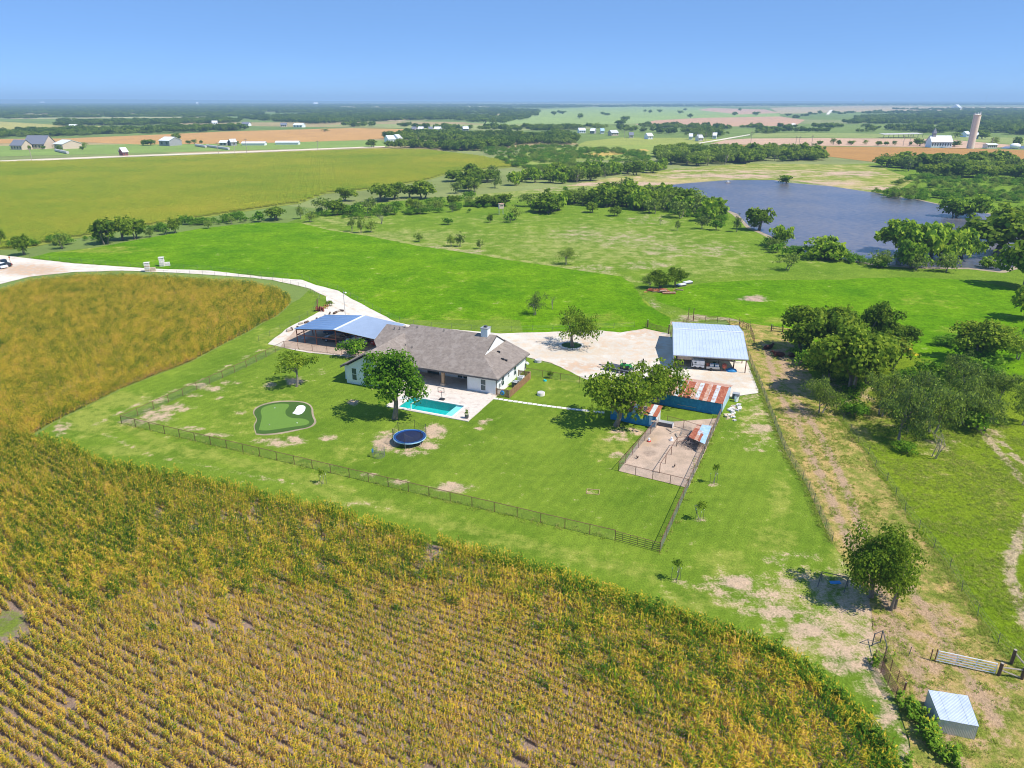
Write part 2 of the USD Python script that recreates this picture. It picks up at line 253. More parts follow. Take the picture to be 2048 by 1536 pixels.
zone('dry_lane', LANE, 'lane_grass', .008, .6, .25, 2, base_dry=.5,
  dirt=[(1590,760,50,40,.7),(1700,820,60,30,.6),(1600,700,60,22,.5),(1760,1260,80,30,.9),(1830,1230,40,30,.6),(1890,1330,40,14,.7),(1900,1250,50,30,.5),(2000,1420,50,40,.6),(1950,1400,50,20,.5),(1760,1300,30,18,.8),(1880,1220,30,20,.6),(1600,830,40,24,.65),(1560,760,30,14,.5),(2020,1370,30,14,.7),(1800,1290,130,70,.5),(1920,1420,140,90,.42),(1850,1330,80,30,.6),(1990,1480,60,50,.5),(1570,720,70,40,.5)],
  dry=[(1640,950,60,160,.7),(1700,1050,60,90,.65),(1900,1350,160,120,.7),(1850,1250,120,60,.7),(1600,850,60,60,.6)],
  dirt_t=[([(1560,700),(1590,800),(1640,870),(1680,950),(1700,1000),(1740,1090),(1790,1140),(1860,1230),(1920,1330),(2000,1450)],.75,.95),([(1530,690),(1555,780),(1595,850),(1632,930),(1665,1010),(1700,1085),(1750,1160),(1800,1260),(1850,1390),(1920,1536)],.75,.95),([(1600,880),(1640,960),(1680,1040),(1720,1100),(1800,1200)],.5,.6)])
PASTR = F2+[(2500,1500),(2700,900),(2250,800),(2000,748),(1850,718),(1640,690),(1560,655)]
zone('pasture_right', PASTR, 'tall_grass', .012, .8, .8, 3,
  dirt=[(1700,785,60,30,.55),(1880,890,50,20,.6),(1650,770,50,20,.5),(1990,870,30,20,.5),(1830,850,60,20,.4),(1640,690,60,30,.4)], dry=[(1950,700,110,40,.5),(1750,820,90,50,.6),(1900,930,100,30,.35),(2000,1000,30,60,.4),(1700,860,60,40,.6)],
  dirt_t=[([(1945,845),(1985,890),(2020,930),(2048,965),(2110,1030)],.6,1.1),([(1960,840),(2000,880),(2040,920),(2080,960)],.45,1.0),([(2060,1030),(2035,1080),(2018,1120),(2020,1150),(2048,1230),(2100,1330)],.65,1.15)])
# meadow, hay field and what lies round them
MEAD = [(560,452),(620,425),(760,405),(1000,385),(1200,365),(1400,338),(1800,325),(2300,345),(2700,420),(2900,700),(2048,640),(1900,640),(1640,770),(1600,650),(1500,655),(1452,640),(1360,650),(1200,668),(1000,560),(700,480)]
zone('meadow', MEAD, 'pasture_grass', -.010, 2.5, .6, 4,
  dirt=[(1160,470,60,16,.45),(1260,480,90,20,.45),(1330,500,60,20,.45),(1300,440,60,12,.4),(1420,500,70,18,.45),(1500,597,36,6,.8),(870,495,40,8,.5),(920,505,60,8,.5),(1180,540,60,12,.5),(1290,530,60,10,.5),(1100,378,80,6,.5),(1350,365,120,5,.6),(1560,362,150,4,.6),(1680,370,90,6,.55),(1420,655,110,8,.9),(1560,655,60,10,.7),(1440,640,70,8,.6)],
  dry=[(1200,490,280,60,.52),(1400,520,180,50,.45),(900,490,120,20,.5),(1000,385,200,18,.6),(1250,375,200,12,.6),(1600,345,200,22,.55),(1100,345,160,30,.3),(830,470,200,16,.5),(700,440,120,14,.5),(1000,440,200,12,.35),(1550,640,160,14,.75),(1900,520,80,20,.4),(1600,520,60,20,.35)],
  dirt_t=[([(1270,562),(1285,590),(1330,625),(1375,632)],.9,.55),([(1265,560),(1278,590),(1300,612),(1350,640)],.6,.5),([(1395,628),(1350,645),(1310,655)],1.8,.8)],
  dry_t=[([(600,446),(662,460),(737,470),(837,490),(925,502),(1024,519),(1087,528),(1240,551),(1270,565)],1.2,.95),([(1380,575),(1440,590)],1.4,.6)])
zone('bright_pasture', [(1400,568),(1500,560),(1640,560),(1800,555),(1950,560),(2080,590),(2300,640),(2300,810),(2000,760),(1830,735),(1640,700),(1560,670),(1500,648),(1450,636),(1400,628),(1340,612),(1300,590),(1330,582)], 'hay_grass', -.004, 1.6, 1.5, 5, dirt=[(1505,597,38,6,.9)], dry=[(1850,600,120,20,.35),(1950,670,90,20,.5),(1560,640,110,10,.6)])
HAY = [(60,516),(100,505),(190,495),(225,489),(300,475),(400,457),(512,445),(600,446),(662,461),(737,472),(837,492),(925,504),(1024,521),(1087,530),(1240,553),(1268,568),(1280,592),(1310,618),(1345,634),(1340,650),(1320,680),(1190,690),(1000,690),(850,690),(770,665),(740,632),(714,605),(675,583),(632,571),(560,556),(500,549),(300,536),(150,526)]
zone('hay_field', HAY, 'hay_grass', -.002, 1.2, .4, 6, dirt=[], dry=[(900,640,200,20,.4),(1180,640,90,18,.55),(200,500,120,10,.55),(700,590,120,10,.35),(950,560,200,30,.25)], dry_t=[([(1270,565),(1300,610),(1345,636)],1.0,.8)])
# gravel: drive from the left, yard behind the house, pad under the carport
DRIVE = [(-300,505),(0,510),(60,517),(150,527),(300,537),(420,541),(520,553),(605,560),(632,570),(675,581),(714,603),(753,624),(792,644),(831,652),(1000,667),(1096,664),(1191,660),(1240,665),(1290,657),(1339,668),(1362,720),(1492,722),(1506,753),(1517,786),(1465,793),(1340,800),(1191,766),(1148,748),(1104,726),(1052,714),(1000,690),(900,690),(760,712),(720,716),(675,711),(617,705),(570,696),(535,688),(544,681),(578,654),(624,632),(656,613),(652,593),(617,576),(546,560),(500,555),(366,546),(244,541),(146,544),(61,553),(0,568),(-300,640)]
zone('gravel_drive', DRIVE, 'white_gravel', .010, .8, .25, 7, dirt=[(1160,735,50,14,.75),(1280,665,50,14,.6),(1200,690,120,12,.35),(1300,690,60,20,.35),(60,540,80,14,.9),(600,670,40,12,.55),(700,705,40,6,.5)],
  dry_t=[([(-60,527),(150,533),(300,540),(440,546),(560,560),(640,585),(700,615),(760,645)],.5,.62),([(-60,536),(150,539),(300,545),(440,551),(550,566),(625,592),(690,625),(760,656)],.5,.62),([(900,672),(1050,690),(1180,715),(1300,700),(1340,690)],.5,.6),([(1000,684),(1060,680),(1190,678),(1300,668)],.5,.6),([(1250,745),(1330,715),(1350,690)],.5,.6)], dry=[(1190,700,240,60,.55),(1180,695,140,30,.6),(1450,760,90,30,.6),(1300,670,60,16,.6),(600,680,60,20,.6)])
zone('carport_pad', [(560,694),(590,660),(640,640),(800,655),(790,690),(760,707),(700,712),(640,706)], 'pen_dirt', .016, .6, .2, 8, dirt=[(650,690,70,10,.4)])
zone('chicken_yard', [(1237,942),(1306,842),(1316,846),(1440,836),(1377,976)], 'pen_dirt', .012, .35, .08, 9, dirt=[(1300,905,18,7,.6),(1315,890,14,5,.5),(1350,930,30,16,.25)], dry=[(1290,880,30,20,.6)])
zone('corn_soil', np.vstack([CES, [(-200,20),(-200,140)]]), 'field_soil', .006, 1.0, .1, 10, world=True, dirt=[(10,1245,40,30,.9),(590,1425,40,14,.8),(740,1400,60,20,.5),(1060,1410,60,20,.7)])
zone('corn_soil', np.array(Polygon(LEFT).buffer(0).buffer(-.9).exterior.coords)[:-1], 'field_soil', .006, 1.5, .1, 11, world=True)
# pond
POND = [(1310,374),(1370,367),(1450,361),(1536,358),(1573,365),(1711,377),(1773,390),(1836,400),(1886,411),(1930,416),(1975,428),(2010,436),(2100,445),(2120,500),(2060,525),(1998,543),(1936,536),(1840,535),(1751,528),(1686,518),(1636,508),(1585,503),(1565,485),(1540,472),(1500,455),(1474,428),(1424,408),(1371,398),(1335,384)]
n = {'g':('geometry',{}), 'mp':('mapping',{'scale':(.35,1.0,1)}), 'nn':('noise_texture',{'scale':1.1,'detail':4.0}), 'b':('bump',{'strength':.6,'distance':.25}), 'nb':('noise_texture',{'scale':.02,'detail':4.0}),
     'r':('rgb_ramp',{'ramp':[(.15,(.072,.082,.125)),(.38,(.19,.16,.15))]}), 'rm':('math',{'math_type':'multiply_add','value3':0.0}), 'p':('principled_bsdf',{'roughness':.22,'ior':1.33,'specular_ior_level':.5})}
usdkit.material(stage, '/World/Looks/pond_water', n, [('g.position','mp.vector'),('mp.vector','nn.vector'),('nn.fac','b.height'),('b.normal','p.normal'),('g.position','nb.vector'),('nb.fac','rm.value1'),('nn.fac','rm.value2'),('rm.value','r.fac'),('r.color','p.base_color')], surface='p.BSDF')
zone('pond', POND, 'pond_water', .02, 8, .8, 12, dirt=None)
MAT('pond_mud', (.33,.26,.17), var=.3, scale=.3)
pb = Polygon(GP(POND)).buffer(1.6)
zone('pond_bank', np.array(pb.exterior.coords)[:-1], 'pond_mud', .006, 5, 1.0, 13, world=True, dirt=None)
# distant fields, each a sheet a little above the last
def field(name, px, col, z, step=40, var=.14, scale=.03):
    if not stage.GetPrimAtPath(f'/World/Looks/{name}'): MAT(name, col, rough=.95, var=var, scale=scale, spec=.1, detail=6.0)
    zone(name, px, name, z, step, 0, 0, dirt=None)
field('crop_field', [(-400,540),(0,500),(60,496),(120,482),(185,472),(300,452),(400,437),(510,420),(600,407),(650,388),(760,378),(850,362),(900,347),(1000,337),(1050,333),(960,312),(850,299),(760,297),(640,301),(512,306),(300,314),(100,321),(0,323),(-400,335)], (.22,.25,.035), .02, 25)
field('green_field', [(-300,320),(0,313),(300,306),(512,300),(770,294),(840,280),(700,281),(500,286),(280,288),(0,292),(-300,298)], (.20,.28,.06), .03)
field('far_track', [(-300,333),(0,325),(250,314),(500,305),(770,294),(770,292),(500,302),(250,311),(0,321),(-300,329)], (.62,.52,.40), .06, 20)
field('stubble_field', [(-300,300),(0,287),(130,283),(280,289),(500,287),(700,281),(830,273),(860,262),(800,258),(700,256),(560,260),(450,263),(300,270),(130,277),(0,278),(-300,286)], (.46,.26,.09), .05)
zone('dam_grass', [(1130,372),(1300,372),(1450,360),(1580,360),(1780,390),(1830,360),(1780,342),(1760,330),(1500,327),(1340,338),(1290,346),(1180,362)], 'dam_turf', .03, 5, .8, 15, base_dry=.42, dirt=[(1250,368,160,7,.75),(1450,352,200,7,.7),(1620,366,120,8,.75),(1700,348,90,8,.7),(1560,344,160,6,.55),(1400,340,120,5,.5),(1760,378,60,8,.7)], dry=[(1400,365,260,8,.75),(1650,370,140,12,.75),(1250,360,160,10,.6)])
field('milo_field', [(1440,296),(1480,300),(1640,311),(1730,322),(1770,326),(2048,332),(2500,345),(2500,310),(2048,300),(1830,295),(1560,292),(1460,290)], (.38,.20,.055), .05)
field('pink_field', [(1420,288),(1600,291),(1830,294),(1960,297),(2050,292),(1880,278),(1640,276),(1500,277),(1450,280)], (.50,.33,.22), .06)
field('white_track', [(1400,287),(1450,279),(1500,270),(1500,268.5),(1446,277.5),(1396,286)], (.7,.62,.52), .09, 20)
field('plain_meadow', [(1150,292),(1400,288),(1470,280),(1380,276),(1240,275),(1170,283)], (.27,.30,.06), .05)
field('marsh_grass', [(1050,340),(1150,322),(1290,318),(1420,298),(1400,290),(1250,288),(1100,296),(980,318)], (.24,.29,.055), .04)
field('gold_grass', [(1150,317),(1210,312),(1300,302),(1290,298),(1220,303),(1160,308)], (.46,.33,.08), .08)
field('strip_meadow', [(1500,275),(1640,275),(1880,278),(2048,290),(2400,300),(2400,282),(2048,276),(1900,272),(1700,266),(1510,266)], (.24,.28,.08), .05)
field('hill_meadow', [(930,246),(1000,249),(1150,250),(1290,247),(1400,238),(1560,233),(1560,226),(1450,216),(1300,213),(1200,214),(1100,218),(1020,226),(960,238)], (.25,.33,.10), .10, 120, .12, .008)
field('rose_field', [(1270,250),(1420,253),(1590,252),(1610,240),(1560,233),(1400,236),(1310,241)], (.47,.29,.18), .13, 100)
field('rose_field_b', [(1395,220),(1480,229),(1560,226),(1530,219),(1420,216)], (.46,.30,.20), .13, 150)
field('olive_meadow', [(640,252),(760,255),(860,258),(1000,262),(1180,258),(1180,251),(980,249),(860,250),(720,247)], (.27,.30,.10), .08, 80, .25, .01)
field('tan_strip', [(1560,228),(1700,224),(1900,226),(2300,230),(2300,215),(1900,213),(1700,212),(1540,216)], (.40,.32,.18), .10, 150)
field('tan_strip_b', [(-100,209),(50,210),(180,207.5),(180,204.5),(60,204.5),(-100,205)], (.50,.40,.25), .15, 250)
field('tan_strip_c', [(20,238),(200,236.5),(420,235),(420,233.5),(200,235),(20,236.5)], (.45,.40,.20), .15, 150)
field('tan_strip_d', [(480,219),(575,218),(575,215),(490,216)], (.42,.36,.18), .15, 200)
field('tan_strip_e', [(650,215.5),(980,217),(980,213),(650,212)], (.38,.36,.18), .15, 200)
field('bare_slope', [(745,241),(800,243),(850,233),(800,225),(770,227)], (.48,.38,.22), .15, 60)
field('hill_road', [(1566,257),(1580,256),(1592,248),(1586,246)], (.75,.70,.64), .2, 40)
field('hill_road', [(1652,229),(1658,229),(1666,220),(1660,220)], (.75,.70,.64), .2, 60)
field('yellow_field', [(0,258),(60,262),(160,268),(280,262),(280,254),(120,250),(0,243)], (.36,.33,.09), .05, 80)
# hills on the skyline
def hills():
    A = np.radians(np.linspace(-62, 62, 260)); rows = []
    for r, k in ((13000,0),(14500,.75),(16000,1.0),(20000,.2)):
        q = np.column_stack([A*9, np.full(len(A), r/5000.), np.zeros(len(A))])
        h = (4+24*meshkit.fbm(q*.8, 4, 3)+36*np.exp(-((np.degrees(A)+32)/13)**2)+8*meshkit.fbm(q*9, 3, 5))*k
        rows.append(np.column_stack([r*np.sin(A), r*np.cos(A), h-2*(k==0)]))
    v = np.vstack(rows); n = len(A)
    f = np.array([[a*n+i, a*n+i+1, (a+1)*n+i+1, (a+1)*n+i] for a in range(len(rows)-1) for i in range(n-1)])
    return v, f
MAT('far_hill', (.07,.10,.05), var=.5, scale=.004, rough=1.0, spec=0.0, detail=6.0)
mesh('/World', 'hills', hills(), 'far_hill', smooth=True, kind='structure')

# ------------------------------------------------------------------ instancers and corn
def instancer(path, protos, P, idx, rz=None, sc=None, tilt=None):
    """protos: Mesh prims are made under it by the given functions"""
    pi = UsdGeom.PointInstancer.Define(stage, path); rel = pi.CreatePrototypesRel()
    for k, fn in enumerate(protos): rel.AddTarget(fn(f'{path}/plant_{k:03d}' if k else f'{path}/plant'))
    P = np.asarray(P, np.float32); n = len(P)
    pi.CreatePositionsAttr(Vt.Vec3fArray.FromNumpy(P)); pi.CreateProtoIndicesAttr(Vt.IntArray.FromNumpy(np.asarray(idx, np.int32)))
    if rz is not None:
        q = Vt.QuathArray([Gf.Quath(float(math.cos(a/2)), 0.0, 0.0, float(math.sin(a/2))) for a in rz]); pi.CreateOrientationsAttr(q)
    if sc is not None:
        sc = np.asarray(sc, np.float32); pi.CreateScalesAttr(Vt.Vec3fArray.FromNumpy(np.repeat(sc[:,None],3,1) if sc.ndim==1 else sc))
    return pi.GetPrim()
def tinted(path, v, f, t, mat, smooth=False):
    m = usdkit.mesh(stage, path, (v, f), mpath(mat), smooth=smooth); primvar(m.GetPrim(), 'tint', t); return m.GetPath()
def blade(rg, base, az, L, w, lift, droop, seg=4):
    """an arching strap leaf"""
    s = np.linspace(0, 1, seg+1); d = np.array([math.cos(az), math.sin(az)]); sd = np.array([-d[1], d[0]])
    out = L*(s*math.cos(lift)+.08*s); up = L*(s*math.sin(lift)-droop*s**2)
    c = np.column_stack([base[0]+out*d[0], base[1]+out*d[1], base[2]+up]); ww = w*np.array([.7,1.0,.9,.55,.08])[:seg+1] if seg==4 else w*np.interp(s,[0,.3,.7,1],[.7,1,.8,.1])
    tw = rg.uniform(-.5,.5)*s
    off = np.column_stack([sd[0]*np.cos(tw), sd[1]*np.cos(tw), np.sin(tw)])*ww[:,None]/2
    v = np.vstack([c-off, c+off]); k = seg+1
    return v, np.array([[i,i+1,k+i+1,k+i] for i in range(seg)])
def corn_plant(rg, m, tint, x, y, h, dryness, spread=1.0):
    az = rg.uniform(0, 2*math.pi); lean = rg.normal(0,.05,2)*h
    z = np.linspace(0, h, 3); m.tube(np.column_stack([x+lean[0]*z/h, y+lean[1]*z/h, z]), [.016,.014,.008], 3, cap=False); tint.append(np.full(9, np.clip(.42+.3*rg.random()+.1*dryness,0,1)))
    for k in range(11):
        zb = h*(.2+.75*k/10); a = az+math.pi*k+rg.normal(0,.5); up = k/10
        b = np.array([x+lean[0]*zb/h, y+lean[1]*zb/h, zb])
        v, f = blade(rg, b, a, rg.uniform(.42,.66)*(1-.25*up)*spread, rg.uniform(.05,.08), rg.uniform(.45,1.2), rg.uniform(.4,1.1))
        m.add(v, f); tint.append(np.full(len(v), np.clip(rg.normal(.45,.25)+dryness*.22-.15*(up>.3)+.12*(up<.3),0,1)))
    for _ in range(4):
        v, f = blade(rg, (x+lean[0], y+lean[1], h*.97), rg.uniform(0,6.28), rg.uniform(.2,.3), .025, rg.uniform(.9,1.5), rg.uniform(.1,.4)); m.add(v, f); tint.append(np.full(len(v), rg.uniform(.6,.9)))
def corn_row(seed, n=7, L=1.2, dryness=0, spread=1.0):
    def make(path):
        rg = np.random.default_rng(seed); m = MB(); t = []
        for k in range(n): corn_plant(rg, m, t, (k+.5)/n*L-L/2+rg.normal(0,.04), rg.normal(0,.05), rg.uniform(1.15,1.75)*(.45+.55*min(spread,1.0)), dryness, spread)
        v, f = m.out(); return tinted(path, v, f, np.concatenate(t), 'corn_leaf')
    return make
LEAF('corn_leaf', [(0,(.035,.12,.006)),(.22,(.12,.25,.008)),(.45,(.52,.45,.022)),(.68,(.74,.50,.045)),(1,(.62,.37,.10))], trans=.28, pscale=.09, pw=.85, objvar=.3)
GAP = [][:0] or [Polygon(GP([(-30,1230),(45,1225),(60,1270),(20,1300),(-40,1300)])), Polygon(GP([(560,1410),(605,1405),(640,1440),(600,1460),(560,1440)]))]
rg = np.random.default_rng(11)
M_ = G(640,1000,1.8); GUIDE = smooth(np.vstack([M_+s*np.array([-math.cos(math.radians(34)), math.sin(math.radians(34))]) for s in (150,100,60,30,10)]+[GP([(860,1058),(1007,1100),(1180,1147),(1300,1197)],1.8), GP([(1405,1243),(1500,1275),(1586,1310),(1640,1352),(1700,1415),(1752,1470),(1800,1536),(1850,1640),(1860,1800)],0.9)]), 4)
ces = LineString(GUIDE); pts, ang = [], []
for k in range(-8, 190):
    try: o = ces.offset_curve(-(.5+.74*k))
    except Exception: continue
    for ln in getattr(o, 'geoms', [o]):
        if ln.is_empty or ln.length < 3: continue
        s = np.arange(.6, ln.length-.6, 1.2); a = shapely.get_coordinates(shapely.line_interpolate_point(ln, s-.5)); b = shapely.get_coordinates(shapely.line_interpolate_point(ln, s+.5))
        pts.append((a+b)/2); ang.append(np.arctan2(*(b-a).T[::-1]))
pts = np.vstack(pts); ang = np.concatenate(ang)
px, py = W(pts[:,0], pts[:,1])
ok = (px > -260) & (px < 2000) & (py < 1760) & (pts[:,1] > 18) & shapely.contains_xy(Polygon(np.vstack([CES, [(-200,0),(-200,140)]])).buffer(.3), pts[:,0], pts[:,1])
for g in GAP[:1]: ok &= ~shapely.contains_xy(g, pts[:,0], pts[:,1])
thin = meshkit.fbm(np.column_stack([pts*.12, np.zeros(len(pts))]), 3, 4)      # stand is thin in places
near = np.clip((60-pts[:,1])/30, 0, 1)
ok &= rg.random(len(pts)) > np.clip((thin-.66)*1.5+.03+.04*near, 0, .5)
pts, ang = pts[ok], ang[ok]
# left field: rows run along its own near edge
d = LFN[6]-LFN[0]; d /= np.linalg.norm(d); nrm = np.array([-d[1], d[0]]); LP = Polygon(LEFT).buffer(0)
A_, B_ = np.meshgrid(np.arange(-190, 120, 1.2), np.arange(-60, 120, .76)); q = LFN[0]+A_.ravel()[:,None]*d+B_.ravel()[:,None]*nrm
rim, rang = [], []
for k in range(4):
    ln = LP.buffer(-.35-.75*k).exterior; s = np.arange(0, ln.length, 1.15); a = shapely.get_coordinates(shapely.line_interpolate_point(ln, s)); b = shapely.get_coordinates(shapely.line_interpolate_point(ln, s+.8)); rim.append((a+b)/2); rang.append(np.arctan2(*(b-a).T[::-1]))
rim = np.vstack(rim); rang = np.concatenate(rang); kx = W(rim[:,0], rim[:,1])[0] > -120; rim, rang = rim[kx], rang[kx]
x, y = W(q[:,0], q[:,1]); okl = shapely.contains_xy(LP.buffer(-2.9), q[:,0], q[:,1]) & (x > -120) & (rg.random(len(q)) > .03); ql = q[okl]
P = np.vstack([pts, ql, rim]); ang = np.concatenate([ang, np.full(len(ql), math.atan2(d[1], d[0])), rang])
ang = ang+math.pi*(rg.random(len(P)) > .5)+rg.normal(0,.03,len(P))
P = P+rg.normal(0,.05,P.shape)
dry = np.clip((70-P[:,1])/60, -.3, .7)*np.clip((10-P[:,0])/50+.5,0,1)+rg.normal(0,.25,len(P))
open_ = np.clip((61-P[:,1])/14,0,1)*np.clip((6-P[:,0])/12+.3,0,1)+.8*np.exp(-np.hypot((P[:,0]-7)/7,(P[:,1]-37)/5)**2)+rg.normal(0,.16,len(P))
dry[len(pts):] += .55
idx = np.where(dry > .3, rg.integers(4, 8, len(P)), rg.integers(0, 4, len(P))); idx = np.where(open_ > .45, rg.integers(8, 12, len(P)), idx)
c = instancer('/World/corn_crop', [corn_row(100+k, dryness=(k >= 4)*.8-.5*(k < 4)+.2*(k >= 8), spread=.62 if k >= 8 else 1.2) for k in range(12)], np.column_stack([P, np.zeros(len(P))]), idx, ang, rg.uniform(.8,1.12,len(P)))
tag(c, 'ripening yellow and green corn filling the foreground and left fields', 'corn', kind='stuff')
# far crop field: denser cheaper tiles of the same
def crop_tile(seed, S=3.0):
    def make(path):
        rg = np.random.default_rng(seed); m = MB(); t = []
        for r in range(4):
            for k in range(8):
                x, y, h = -S/2+(k+.5)*S/8+rg.normal(0,.08), -S/2+(r+.5)*S/4+rg.normal(0,.08), rg.uniform(.7,1.25)
                for j in range(7):
                    v, f = blade(rg, (x, y, h*rg.uniform(.5,1)), rg.uniform(0,6.28), rg.uniform(.4,.6), .16, rg.uniform(.2,.9), rg.uniform(.3,.8), 2); m.add(v, f); t.append(np.full(len(v), np.clip(rg.normal(.42,.16),0,1)))
        v, f = m.out(); return tinted(path, v, f, np.concatenate(t), 'far_crop_leaf')
    return make
LEAF('far_crop_leaf', [(0,(.14,.31,.018)),(.3,(.29,.39,.024)),(.55,(.46,.45,.035)),(.8,(.60,.49,.055)),(1,(.68,.44,.10))], trans=.25, pscale=.012, pw=.9, objvar=.1)
FCP = Polygon(GP([(-200,520),(0,498),(60,494),(120,480),(185,470),(300,450),(400,435),(510,418),(600,405),(650,386),(760,376),(850,360),(900,345),(1000,335),(1050,332),(960,313),(850,300),(760,299),(640,303),(512,308),(300,316),(100,323),(0,325),(-200,330)]))
x0,y0,x1,y1 = FCP.bounds; fa = math.radians(14); R = rot2(fa)
A_, B_ = np.meshgrid(np.arange(-900,900,3.0), np.arange(-900,900,3.0)); q = np.column_stack([A_.ravel(),B_.ravel()])@R.T+[-100,400]
q = q[shapely.contains_xy(FCP, q[:,0], q[:,1])]; rg = np.random.default_rng(5)
c = instancer('/World/far_corn_crop', [crop_tile(200+k) for k in range(5)], np.column_stack([q, np.full(len(q), .02)]), rg.integers(0,5,len(q)), fa+math.pi*rg.integers(0,2,len(q)), rg.uniform(.96,1.06,len(q)))
tag(c, 'wide olive green crop field beyond the hedgerow trees', 'crop', kind='stuff')
# ------------------------------------------------------------------ trees
LEAF('leaf_oak', [(0,(.075,.15,.010)),(.5,(.20,.30,.016)),(1,(.37,.45,.034))], trans=.45, pscale=.5, pw=.35, objvar=.35)
LEAF('leaf_bright', [(0,(.06,.16,.008)),(.5,(.15,.31,.013)),(1,(.29,.43,.03))], trans=.45, pscale=.6, pw=.3, objvar=.2)
LEAF('leaf_willow', [(0,(.08,.18,.014)),(.5,(.29,.44,.022)),(1,(.48,.57,.045))], trans=.42, pscale=.4, pw=.4, objvar=.3)
LEAF('leaf_grey', [(0,(.08,.13,.04)),(.5,(.25,.345,.04)),(1,(.38,.46,.065))], trans=.4, pscale=.5, pw=.3, objvar=.4)
LEAF('leaf_yellow', [(0,(.08,.16,.01)),(.6,(.22,.29,.02)),(.8,(.5,.42,.03)),(1,(.7,.52,.03))], trans=.3, pscale=.5, pw=.3, objvar=.2)
MAT('bark', (.20,.165,.13), var=.3, scale=6, bump=.03, bscale=12)
MAT('bark_grey', (.25,.21,.18), var=.25, scale=6, bump=.02, bscale=14)
def crown_mesh(rg, lobes, nleaf, size, tall=1.0, droop=0.0):
    """leaf sized faces spread over uneven lobes"""
    V, F, Tn = [], [], []; n0 = 0
    for c, r in lobes:
        k = max(6, int(nleaf*r[0]*r[2])); d = rg.normal(size=(k,3)); d /= np.linalg.norm(d, axis=1, keepdims=True)
        rad = rg.uniform(.45, 1.08, k)**.6; d[:,2] = np.where(d[:,2] < -.55, -d[:,2], d[:,2])
        p = c+d*rad[:,None]*np.array(r)*(1+.18*rg.normal(size=(k,1))); p[:,2] -= droop*rg.random(k)*(np.hypot(d[:,0], d[:,1]))
        nrm = d+rg.normal(size=(k,3))*.55+[0,0,.25]; nrm /= np.linalg.norm(nrm, axis=1, keepdims=True)
        a = np.cross(nrm, rg.normal(size=(k,3))); a /= np.linalg.norm(a, axis=1, keepdims=True); b = np.cross(nrm, a)
        s = size*rg.uniform(.6, 1.35, (k,1)); a = a*s*.5; b = b*s*.5*tall
        if tall > 1: b = b*.6+np.array([0,0,-1])*s*.5*tall*.6
        v = np.stack([p-a-.4*b, p+b*1.1, p+a-.3*b, p-b*.9], 1).reshape(-1,3)      # kite shaped
        f = np.arange(k)[:,None]*4+np.array([[0,2,1,]]); f2 = np.arange(k)[:,None]*4+np.array([[0,3,2]])
        V.append(v); F.append(np.vstack([f, f2])+n0); n0 += len(v)
        Tn.append(np.repeat(np.clip(.35+.22*rg.normal(size=k)+.25*(rad-.8)+rg.normal()*.07, 0, 1), 4))
    return np.vstack(V), np.vstack(F), np.concatenate(Tn)
KINDS = {  # height, trunk radius, stems, crown centre z, crown radii, lobes, lobe radius, leaves, leaf size, leaf material, tall, droop, bark
 'broad':  (8.0,.28,1,4.65,(3.3,3.5),66,(.7,1.2),170,.26,'leaf_bright',1.0,.1,'bark'),
 'spread': (6.0,.22,1,3.45,(3.3,2.6),72,(.55,.95),110,.24,'leaf_oak',1.2,.3,'bark'),
 'oak':    (7.0,.30,2,3.75,(3.6,3.1),56,(.8,1.35),95,.34,'leaf_oak',1.0,.2,'bark'),
 'lowoak': (7.0,.24,2,3.45,(3.6,3.35),60,(.7,1.2),95,.34,'leaf_oak',1.0,.25,'bark'),
 'mesq':   (6.0,.15,2,2.95,(3.1,2.75),62,(.5,.95),120,.19,'leaf_grey',1.05,.15,'bark_grey'),
 'willow': (9.0,.26,3,4.3,(3.6,4.6),70,(.7,1.2),80,.36,'leaf_willow',1.8,.6,'bark'),
 'bush':   (2.6,.07,4,1.35,(1.6,1.15),20,(.45,.8),120,.22,'leaf_bright',1.0,.1,'bark'),
 'lawn':   (5.4,.13,1,3.6,(2.3,1.75),34,(.5,.85),120,.25,'leaf_oak',1.0,.1,'bark_grey'),
 'sapling':(2.6,.035,1,1.9,(.55,.75),9,(.22,.36),330,.14,'leaf_oak',1.1,.05,'bark_grey'),
 'yellow': (5.0,.12,2,3.0,(2.2,1.8),26,(.5,.9),80,.28,'leaf_yellow',1.0,.2,'bark'),
 'bare':   (4.0,.09,3,2.8,(1.5,1.1),14,(.3,.55),28,.16,'leaf_grey',1.3,.2,'bark_grey'),
}
